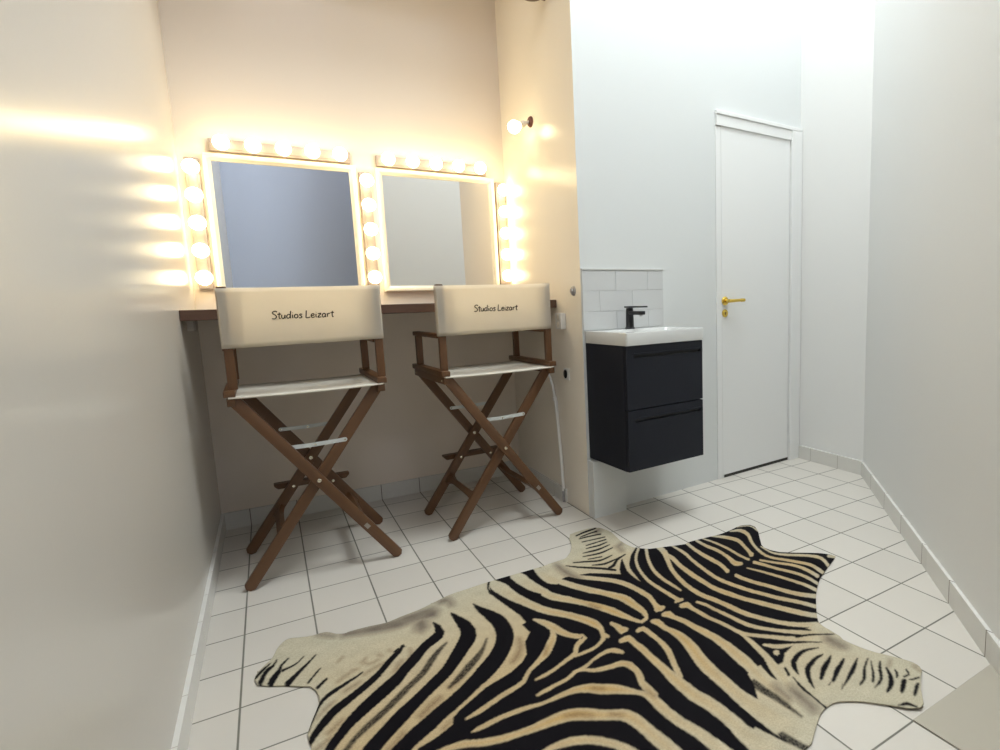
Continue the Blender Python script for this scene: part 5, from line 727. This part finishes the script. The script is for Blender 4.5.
 ("B","1197,-2379 1199,-2386 1202,-2393 1204,-2400 1206,-2407 1209,-2414 1211,-2420 1213,-2427 1215,-2433 1218,-2440 1220,-2448 1223,-2456 1225,-2465 1228,-2475 1231,-2485 1234,-2496 1237,-2508 1241,-2521 1245,-2534 1249,-2547 1252,-2560 1262,-2561 1269,-2555 1265,-2542 1262,-2529 1258,-2515 1255,-2502 1251,-2490 1248,-2479 1245,-2469 1242,-2459 1240,-2450 1238,-2441 1236,-2433 1234,-2426 1232,-2419 1231,-2412 1229,-2406 1228,-2398 1226,-2391 1224,-2384 1223,-2376 1221,-2369 1207,-2368"),
 ("D","1403,-2211 1395,-2226 1387,-2239 1391,-2243 1398,-2239 1405,-2226 1412,-2211 1409,-2209"),
 ("D","1393,-2251 1389,-2262 1384,-2273 1380,-2283 1377,-2294 1375,-2303 1375,-2313 1375,-2321 1374,-2329 1373,-2338 1372,-2346 1371,-2354 1370,-2362 1369,-2371 1368,-2380 1372,-2381 1375,-2378 1376,-2369 1377,-2360 1378,-2352 1379,-2344 1379,-2337 1380,-2328 1382,-2320 1383,-2310 1385,-2301 1387,-2291 1389,-2282 1391,-2272 1394,-2261 1397,-2251 1395,-2250"),
 ("D","1561,-2203 1551,-2199 1542,-2194 1532,-2190 1523,-2186 1510,-2184 1497,-2184 1483,-2186 1462,-2192 1441,-2202 1428,-2216 1421,-2228 1417,-2240 1414,-2251 1416,-2253 1420,-2251 1428,-2239 1437,-2229 1444,-2220 1450,-2215 1462,-2209 1479,-2202 1490,-2200 1502,-2197 1514,-2197 1525,-2198 1535,-2201 1546,-2204 1557,-2207 1560,-2205"),
 ("D","1545,-2229 1534,-2228 1522,-2226 1509,-2227 1492,-2230 1474,-2234 1455,-2242 1440,-2253 1429,-2265 1420,-2277 1413,-2289 1408,-2301 1404,-2313 1405,-2314 1407,-2313 1416,-2301 1425,-2290 1434,-2279 1444,-2270 1453,-2261 1462,-2255 1473,-2250 1489,-2245 1504,-2240 1517,-2237 1529,-2236 1542,-2234 1546,-2231"),
 ("D","1558,-2246 1534,-2253 1523,-2256 1509,-2260 1493,-2266 1477,-2275 1462,-2285 1448,-2295 1446,-2301 1453,-2302 1468,-2295 1483,-2287 1497,-2281 1509,-2276 1523,-2270 1536,-2264 1559,-2249 1560,-2246"),
 ("D","1575,-2275 1561,-2279 1547,-2283 1522,-2290 1509,-2296 1496,-2303 1482,-2311 1469,-2317 1465,-2324 1471,-2326 1485,-2320 1499,-2315 1513,-2309 1523,-2305 1548,-2295 1562,-2288 1575,-2281 1578,-2277"),
 ("D","1608,-2296 1593,-2301 1580,-2306 1566,-2311 1551,-2316 1537,-2322 1523,-2328 1508,-2335 1493,-2341 1479,-2347 1477,-2350 1479,-2351 1494,-2347 1509,-2343 1524,-2338 1539,-2334 1553,-2329 1568,-2322 1582,-2315 1595,-2307 1609,-2300 1611,-2297"),
 ("D","1632,-2313 1616,-2319 1600,-2326 1584,-2333 1568,-2342 1554,-2352 1543,-2359 1529,-2364 1515,-2369 1512,-2371 1513,-2373 1528,-2372 1546,-2367 1561,-2358 1575,-2348 1588,-2339 1602,-2331 1617,-2324 1633,-2316 1634,-2314"),
 ("D","1626,-2327 1615,-2336 1603,-2344 1593,-2353 1583,-2360 1572,-2368 1561,-2375 1551,-2381 1550,-2386 1556,-2385 1567,-2379 1578,-2372 1590,-2363 1599,-2355 1609,-2346 1619,-2337 1629,-2328 1629,-2326"),
 ("D","1646,-2340 1634,-2347 1621,-2354 1609,-2362 1597,-2372 1586,-2381 1576,-2387 1565,-2391 1552,-2395 1538,-2398 1535,-2401 1537,-2402 1550,-2401 1565,-2399 1580,-2394 1595,-2385 1607,-2376 1617,-2367 1628,-2359 1639,-2351 1650,-2343 1651,-2340"),
 ("D","1633,-2367 1624,-2376 1615,-2385 1606,-2393 1595,-2401 1584,-2408 1575,-2413 1562,-2419 1548,-2424 1543,-2429 1546,-2432 1562,-2430 1581,-2425 1596,-2416 1608,-2406 1619,-2396 1627,-2386 1633,-2377 1639,-2368 1637,-2366"),
 ("D","1617,-2425 1605,-2430 1592,-2436 1581,-2442 1570,-2449 1568,-2455 1576,-2456 1589,-2451 1601,-2446 1613,-2440 1625,-2434 1628,-2426"),
 ("D","1635,-2455 1621,-2459 1608,-2464 1595,-2470 1584,-2476 1582,-2480 1587,-2481 1600,-2477 1612,-2473 1624,-2467 1637,-2461 1640,-2457"),
 ("D","1644,-2387 1628,-2401 1614,-2410 1614,-2413 1619,-2413 1636,-2404 1649,-2388 1648,-2386"),
 ("D","1668,-2404 1659,-2414 1655,-2419 1636,-2418 1631,-2421 1631,-2424 1653,-2426 1667,-2415 1674,-2404 1672,-2403"),
 ("D","1667,-2442 1655,-2440 1645,-2439 1633,-2435 1631,-2436 1630,-2438 1639,-2444 1650,-2446 1662,-2447 1667,-2445"),
 ("b","1674,-2353 1659,-2361 1643,-2369 1642,-2372 1646,-2372 1661,-2364 1676,-2356 1677,-2354"),
 ("b","1698,-2408 1694,-2419 1690,-2431 1693,-2432 1698,-2429 1705,-2418 1712,-2406 1706,-2404"),
 ("D","1522,-2474 1531,-2479 1539,-2484 1544,-2489 1548,-2496 1553,-2504 1556,-2504 1559,-2502 1556,-2493 1554,-2485 1550,-2478 1538,-2474 1524,-2472 1522,-2473"),
 ("D","1464,-2319 1448,-2324 1446,-2326 1448,-2327 1464,-2321 1465,-2319"),
 ("D","1481,-2343 1462,-2353 1461,-2356 1464,-2356 1482,-2345 1483,-2343"),
 ("b","836,-1654 831,-1674 825,-1691 818,-1702 808,-1714 800,-1723 789,-1735 779,-1745 776,-1756 782,-1761 793,-1756 806,-1746 817,-1734 828,-1719 838,-1701 845,-1677 848,-1654 844,-1647"),
 ("b","891,-1737 883,-1755 875,-1773 876,-1779 881,-1777 890,-1760 898,-1742 897,-1735"),
 ("b","567,-1777 558,-1781 549,-1785 541,-1790 532,-1795 524,-1801 517,-1807 509,-1813 502,-1819 501,-1831 507,-1837 514,-1832 522,-1827 530,-1823 537,-1817 545,-1811 553,-1805 562,-1799 570,-1792 572,-1782"),
 ("b","635,-1732 625,-1738 616,-1743 606,-1749 597,-1754 595,-1765 600,-1770 609,-1764 618,-1758 627,-1751 637,-1745 638,-1737"),
 ("b","563,-1884 556,-1889 549,-1894 542,-1899 541,-1903 544,-1906 551,-1901 558,-1897 565,-1893 566,-1887"),
 ("b","810,-2037 817,-2041 824,-2044 831,-2048 837,-2052 843,-2055 849,-2060 855,-2064 861,-2068 867,-2073 872,-2070 872,-2064 867,-2059 862,-2053 857,-2047 850,-2042 843,-2038 836,-2035 829,-2032 821,-2030 814,-2027 810,-2031"),
 ("b","916,-1985 923,-1990 929,-1995 935,-2000 942,-2005 947,-2002 948,-1995 942,-1990 935,-1985 929,-1980 922,-1975 917,-1979"),
 ("b","907,-2094 913,-2099 918,-2104 924,-2109 930,-2113 935,-2111 936,-2105 930,-2100 924,-2095 919,-2090 913,-2085 908,-2088"),
 ("b","1031,-2075 1032,-2085 1033,-2096 1034,-2106 1039,-2107 1044,-2101 1042,-2091 1040,-2081 1039,-2071 1034,-2070"),
 ("b","1111,-1621 1118,-1633 1124,-1645 1130,-1657 1137,-1653 1141,-1643 1135,-1631 1129,-1619 1123,-1607 1115,-1610"),
 ("b","457,-1855 451,-1860 446,-1865 440,-1870 432,-1876 425,-1883 417,-1889 408,-1897 399,-1905 389,-1913 379,-1922 367,-1932 356,-1942 345,-1951 334,-1960 334,-1968 339,-1972 349,-1962 361,-1953 372,-1943 383,-1934 394,-1925 403,-1917 413,-1909 421,-1902 429,-1895 437,-1889 444,-1883 450,-1878 456,-1873 461,-1868 462,-1859"),
 ("g","379,-1331 389,-1335 399,-1338 409,-1342 419,-1346 429,-1349 439,-1353 450,-1357 460,-1361 470,-1365 481,-1368 491,-1371 501,-1374 511,-1376 521,-1378 532,-1379 543,-1380 554,-1379 566,-1377 576,-1376 586,-1375 597,-1376 607,-1377 617,-1378 627,-1379 639,-1380 650,-1381 662,-1382 678,-1347 671,-1308 659,-1307 647,-1306 634,-1306 624,-1306 613,-1307 602,-1308 590,-1310 579,-1311 568,-1312 556,-1313 545,-1314 535,-1315 525,-1315 515,-1314 505,-1313 494,-1312 484,-1311 474,-1310 463,-1309 452,-1307 442,-1306 431,-1305 421,-1304 410,-1303 400,-1302 389,-1300 379,-1299 374,-1314"),
 ("g","596,-1449 605,-1442 614,-1435 623,-1427 631,-1382 614,-1357 605,-1365 596,-1373 587,-1381 579,-1425"),
 ("g","684,-1308 696,-1312 707,-1316 709,-1314 714,-1342 726,-1345 734,-1322 731,-1280 715,-1269 702,-1271 689,-1272 681,-1290"),
 ("g","1143,-1280 1141,-1309 1140,-1337 1141,-1356 1143,-1375 1147,-1393 1154,-1409 1163,-1423 1171,-1436 1179,-1432 1185,-1419 1181,-1399 1178,-1380 1175,-1361 1173,-1344 1171,-1326 1169,-1310 1166,-1286 1163,-1263 1153,-1262"),
 ("g","1473,-1249 1432,-1270 1425,-1324 1432,-1326 1442,-1313 1449,-1282 1466,-1274 1476,-1258"),
 ("g","1600,-2193 1599,-2205 1598,-2217 1599,-2228 1603,-2237 1608,-2245 1614,-2253 1627,-2252 1637,-2242 1637,-2231 1638,-2221 1637,-2210 1635,-2200 1632,-2190 1629,-2180 1614,-2180"),
 ("g","1340,-2281 1339,-2289 1338,-2298 1337,-2306 1336,-2314 1334,-2323 1333,-2332 1332,-2341 1330,-2350 1329,-2360 1328,-2369 1342,-2374 1359,-2362 1360,-2353 1362,-2344 1364,-2334 1365,-2324 1367,-2315 1367,-2306 1368,-2297 1368,-2289 1369,-2280 1369,-2272 1355,-2268"),
 ("g","1319,-2251 1317,-2263 1316,-2274 1315,-2285 1314,-2296 1313,-2307 1322,-2309 1331,-2302 1332,-2291 1333,-2280 1334,-2269 1336,-2257 1337,-2246 1328,-2244"),
 ("g","313,-1273 324,-1285 334,-1297 342,-1304 350,-1311 358,-1317 362,-1311 361,-1299 353,-1291 345,-1282 337,-1273 326,-1264 316,-1255 312,-1261"),
 ("g","1472,-1059 1441,-1073 1425,-1102 1431,-1119 1463,-1096 1476,-1072"),
]
# ------------------------------------------------------------------ zebra hide on the floor
def ring(s): return np.array([[float(v) for v in p.split(',')] for p in s.split()])/1000.0
def inside(poly, X, Y):
    c = np.zeros(X.shape, bool); n = len(poly); j = n-1
    for i in range(n):
        xi, yi = poly[i]; xj, yj = poly[j]
        if yi != yj: c ^= ((yi > Y) != (yj > Y)) & (X < (xj-xi)*(Y-yi)/(yj-yi)+xi)
        j = i
    return c
def seg_dist(poly, X, Y, closed=True):
    d = np.full(X.shape, 9.0); qx = np.zeros(X.shape); qy = np.zeros(X.shape); n = len(poly)
    for i in range(n if closed else n-1):
        a = poly[i]; b = poly[(i+1) % n]; v = b-a; L = float(v@v)
        if L < 1e-14: continue
        t = np.clip(((X-a[0])*v[0]+(Y-a[1])*v[1])/L, 0, 1)
        px, py = a[0]+t*v[0], a[1]+t*v[1]; e = np.hypot(X-px, Y-py); k = e < d
        d[k] = e[k]; qx[k] = px[k]; qy[k] = py[k]
    return d, qx, qy
def cover(poly, X, Y, soft, depth=False):
    """soft coverage 0..1 of a polygon at the points (X, Y)"""
    out = np.zeros(X.shape); lo = poly.min(0)-soft*1.5; hi = poly.max(0)+soft*1.5
    k = np.where((X > lo[0]) & (X < hi[0]) & (Y > lo[1]) & (Y < hi[1]))[0]
    dep = np.zeros(X.shape)
    if len(k) == 0: return (out, dep) if depth else out
    x, y = X[k], Y[k]; ins = inside(poly, x, y); d, _, _ = seg_dist(poly, x, y)
    s = np.where(ins, d, -d); out[k] = np.clip(0.5+s/(2*soft), 0, 1); dep[k] = s
    return (out, dep) if depth else out
def make_rug():
    H = 0.0036
    out = ring(RUG_OUTLINE)
    lo, hi = out.min(0)-H, out.max(0)+H
    nx, ny = int((hi[0]-lo[0])/H)+2, int((hi[1]-lo[1])/H)+2
    gx, gy = np.meshgrid(lo[0]+np.arange(nx)*H, lo[1]+np.arange(ny)*H); X, Y = gx.ravel(), gy.ravel()
    ins = inside(out, X, Y).reshape(ny, nx)
    q = ins[:-1, :-1] | ins[1:, :-1] | ins[:-1, 1:] | ins[1:, 1:]
    jj, ii = np.where(q)
    F = np.stack([jj*nx+ii, jj*nx+ii+1, (jj+1)*nx+ii+1, (jj+1)*nx+ii], 1)
    used = np.unique(F); insf = ins.ravel()
    o_ = used[~insf[used]]
    _, px, py = seg_dist(out, X[o_], Y[o_]); X[o_] = px; Y[o_] = py
    remap = np.full(nx*ny, -1); remap[used] = np.arange(len(used)); F = remap[F]; X = X[used]; Y = Y[used]
    # pattern: beyond the line A-B the hide repeats the other flank, mirrored about its spine
    A, B = np.array(RUG_EDGE_A)/1000, np.array(RUG_EDGE_B)/1000
    ax0 = np.array([1.517, -1.757]); ad = np.array([1, 0.19]); ad /= np.hypot(*ad)
    side = (B[0]-A[0])*(Y-A[1])-(B[1]-A[1])*(X-A[0])
    side = side/np.hypot(*(B-A)); far_w = np.clip(-side/0.16, 0, 1); far_w = far_w*far_w*(3-2*far_w)
    dx, dy = X-ax0[0], Y-ax0[1]; pr = dx*ad[0]+dy*ad[1]; perp = -dx*ad[1]+dy*ad[0]
    flip = perp < 0
    MX = np.where(flip, 2*pr*ad[0]-dx+ax0[0], X); MY = np.where(flip, 2*pr*ad[1]-dy+ax0[1], Y)
    # low-frequency wobble so the stripe edges look like hair
    rs = np.random.RandomState(3)
    def wob(x, y, f):
        v = 0
        for k in range(6):
            a = rs.uniform(0, 6.28); ff = f*rs.uniform(0.6, 1.6); v = v+np.sin((x*math.cos(a)+y*math.sin(a))*ff+rs.uniform(0, 6.28))
        return v/6
    def pattern(PX, PY):
        jx, jy = PX+0.0016*wob(PX, PY, 420), PY+0.0016*wob(PX, PY, 420); n = len(PX)
        dark = cover(ring(RUG_BODY), jx, jy, 0.002); brown = np.zeros(n); grey = np.zeros(n); inner = np.zeros(n)
        for kind, s in RUG_MARKS:
            p = ring(s)
            if kind == 'L':
                c, s_in = cover(p, jx, jy, 0.0022, True); dark *= 1-c; inner = np.maximum(inner, np.clip((s_in-0.004)/0.014, 0, 1))
            elif kind == 'D': dark = np.maximum(dark, cover(p, jx, jy, 0.0022))
            elif kind == 'B':
                c = cover(p, jx, jy, 0.004); dark = np.maximum(dark, c*(0.74+0.24*rs.rand(n)))
            elif kind == 'b': brown = np.maximum(brown, cover(p, jx, jy, 0.010))
            else: grey = np.maximum(grey, cover(p, jx, jy, 0.018))
        return dark, brown, grey, inner
    dark, brown, grey, inner = pattern(X, Y)
    k = np.where(far_w > 0)[0]
    d2, b2, g2, i2 = pattern(MX[k], MY[k]); wk = far_w[k]
    sharp = lambda v: np.clip((v-0.5)*5+0.5, 0, 1)
    dark[k] = np.where(wk >= 1, d2, sharp(dark[k]*(1-wk)+d2*wk)); brown[k] = brown[k]*(1-wk)+b2*wk
    grey[k] = grey[k]*(1-wk)+g2*wk; inner[k] = inner[k]*(1-wk)+i2*wk
    # tan near the spine, creamier towards belly and legs
    tan = np.clip(1-(np.abs(perp)-0.12)/0.50, 0, 1); tan *= np.clip((1.75-pr-ax0[0]+1.2)/1.0, 0.25, 1)
    rim, _, _ = seg_dist(out, X, Y); tan *= np.clip(rim/0.05, 0.35, 1); tan *= 0.62+0.45*inner
    c_l, c_t, c_b, c_g, c_d = [np.array(lin(*c)[:3]) for c in ((182, 174, 152), (178, 148, 98), (98, 70, 44), (92, 80, 73), (14, 12, 16))]
    col = c_l+(c_t-c_l)*tan[:, None]
    mott = 0.5+0.5*wob(X, Y, 90); col = col*(0.90+0.14*mott[:, None])
    col = col+(c_g-col)*(grey*0.95*(0.62+0.38*mott))[:, None]
    col = col+(c_b-col)*(brown*0.60*(0.75+0.5*rs.rand(len(X)))).clip(0, 1)[:, None]
    col = col+(c_d-col)*dark[:, None]
    # gentle relief: flat on the tiles, a soft lift along the neck edge and the hoof ends
    Z = 0.0045+0.0012*(1+wob(X, Y, 14))
    def lift(cx, cy, rad, h): return h*np.exp(-((X-cx)**2+(Y-cy)**2)/(rad*rad))
    Z = Z+lift(2.02, -1.47, 0.09, 0.010)+lift(1.62, -2.47, 0.07, 0.008)+lift(1.40, -1.06, 0.06, 0.006)
    V = np.stack([X, Y, Z], 1)
    me = bpy.data.meshes.new('zebra_hide_rug'); me.from_pydata(V.tolist(), [], F.tolist()); me.update()
    at = me.color_attributes.new('fur', 'FLOAT_COLOR', 'POINT')
    at.data.foreach_set('color', np.concatenate([col, np.ones((len(X), 1))], 1).astype(np.float32).ravel())
    me.polygons.foreach_set('use_smooth', np.ones(len(me.polygons), bool))
    a = NT('zebra_hair'); att = a.node('ShaderNodeAttribute'); att.attribute_name = 'fur'
    p = a.pos(); n1 = a.noise(260, 3, p); n2 = a.noise(900, 2, p)
    hair = a.math('ADD', a.math('MULTIPLY', n1, 0.5), a.math('MULTIPLY', n2, 0.5))
    vv = a.node('ShaderNodeVectorMath', operation='SCALE'); a.link(att.outputs['Color'], vv.inputs[0])
    a.link(a.math('ADD', 0.40, a.math('MULTIPLY', hair, 1.2)), vv.inputs['Scale'])
    a.link(vv.outputs[0], a.p.inputs['Base Color']); a.p.inputs['Roughness'].default_value = 0.8
    a.p.inputs['Specular IOR Level'].default_value = 0.08; a.bump(hair, 0.3, 0.0012)
    me.materials.append(a.m)
    o = bpy.data.objects.new('zebra_hide_rug', me); COL.objects.link(o)
    md = o.modifiers.new('thickness', 'SOLIDIFY'); md.thickness = 0.003; md.offset = -1
    tag(o, 'black and cream striped zebra hide rug spread on the white tile floor', 'rug')
make_rug()
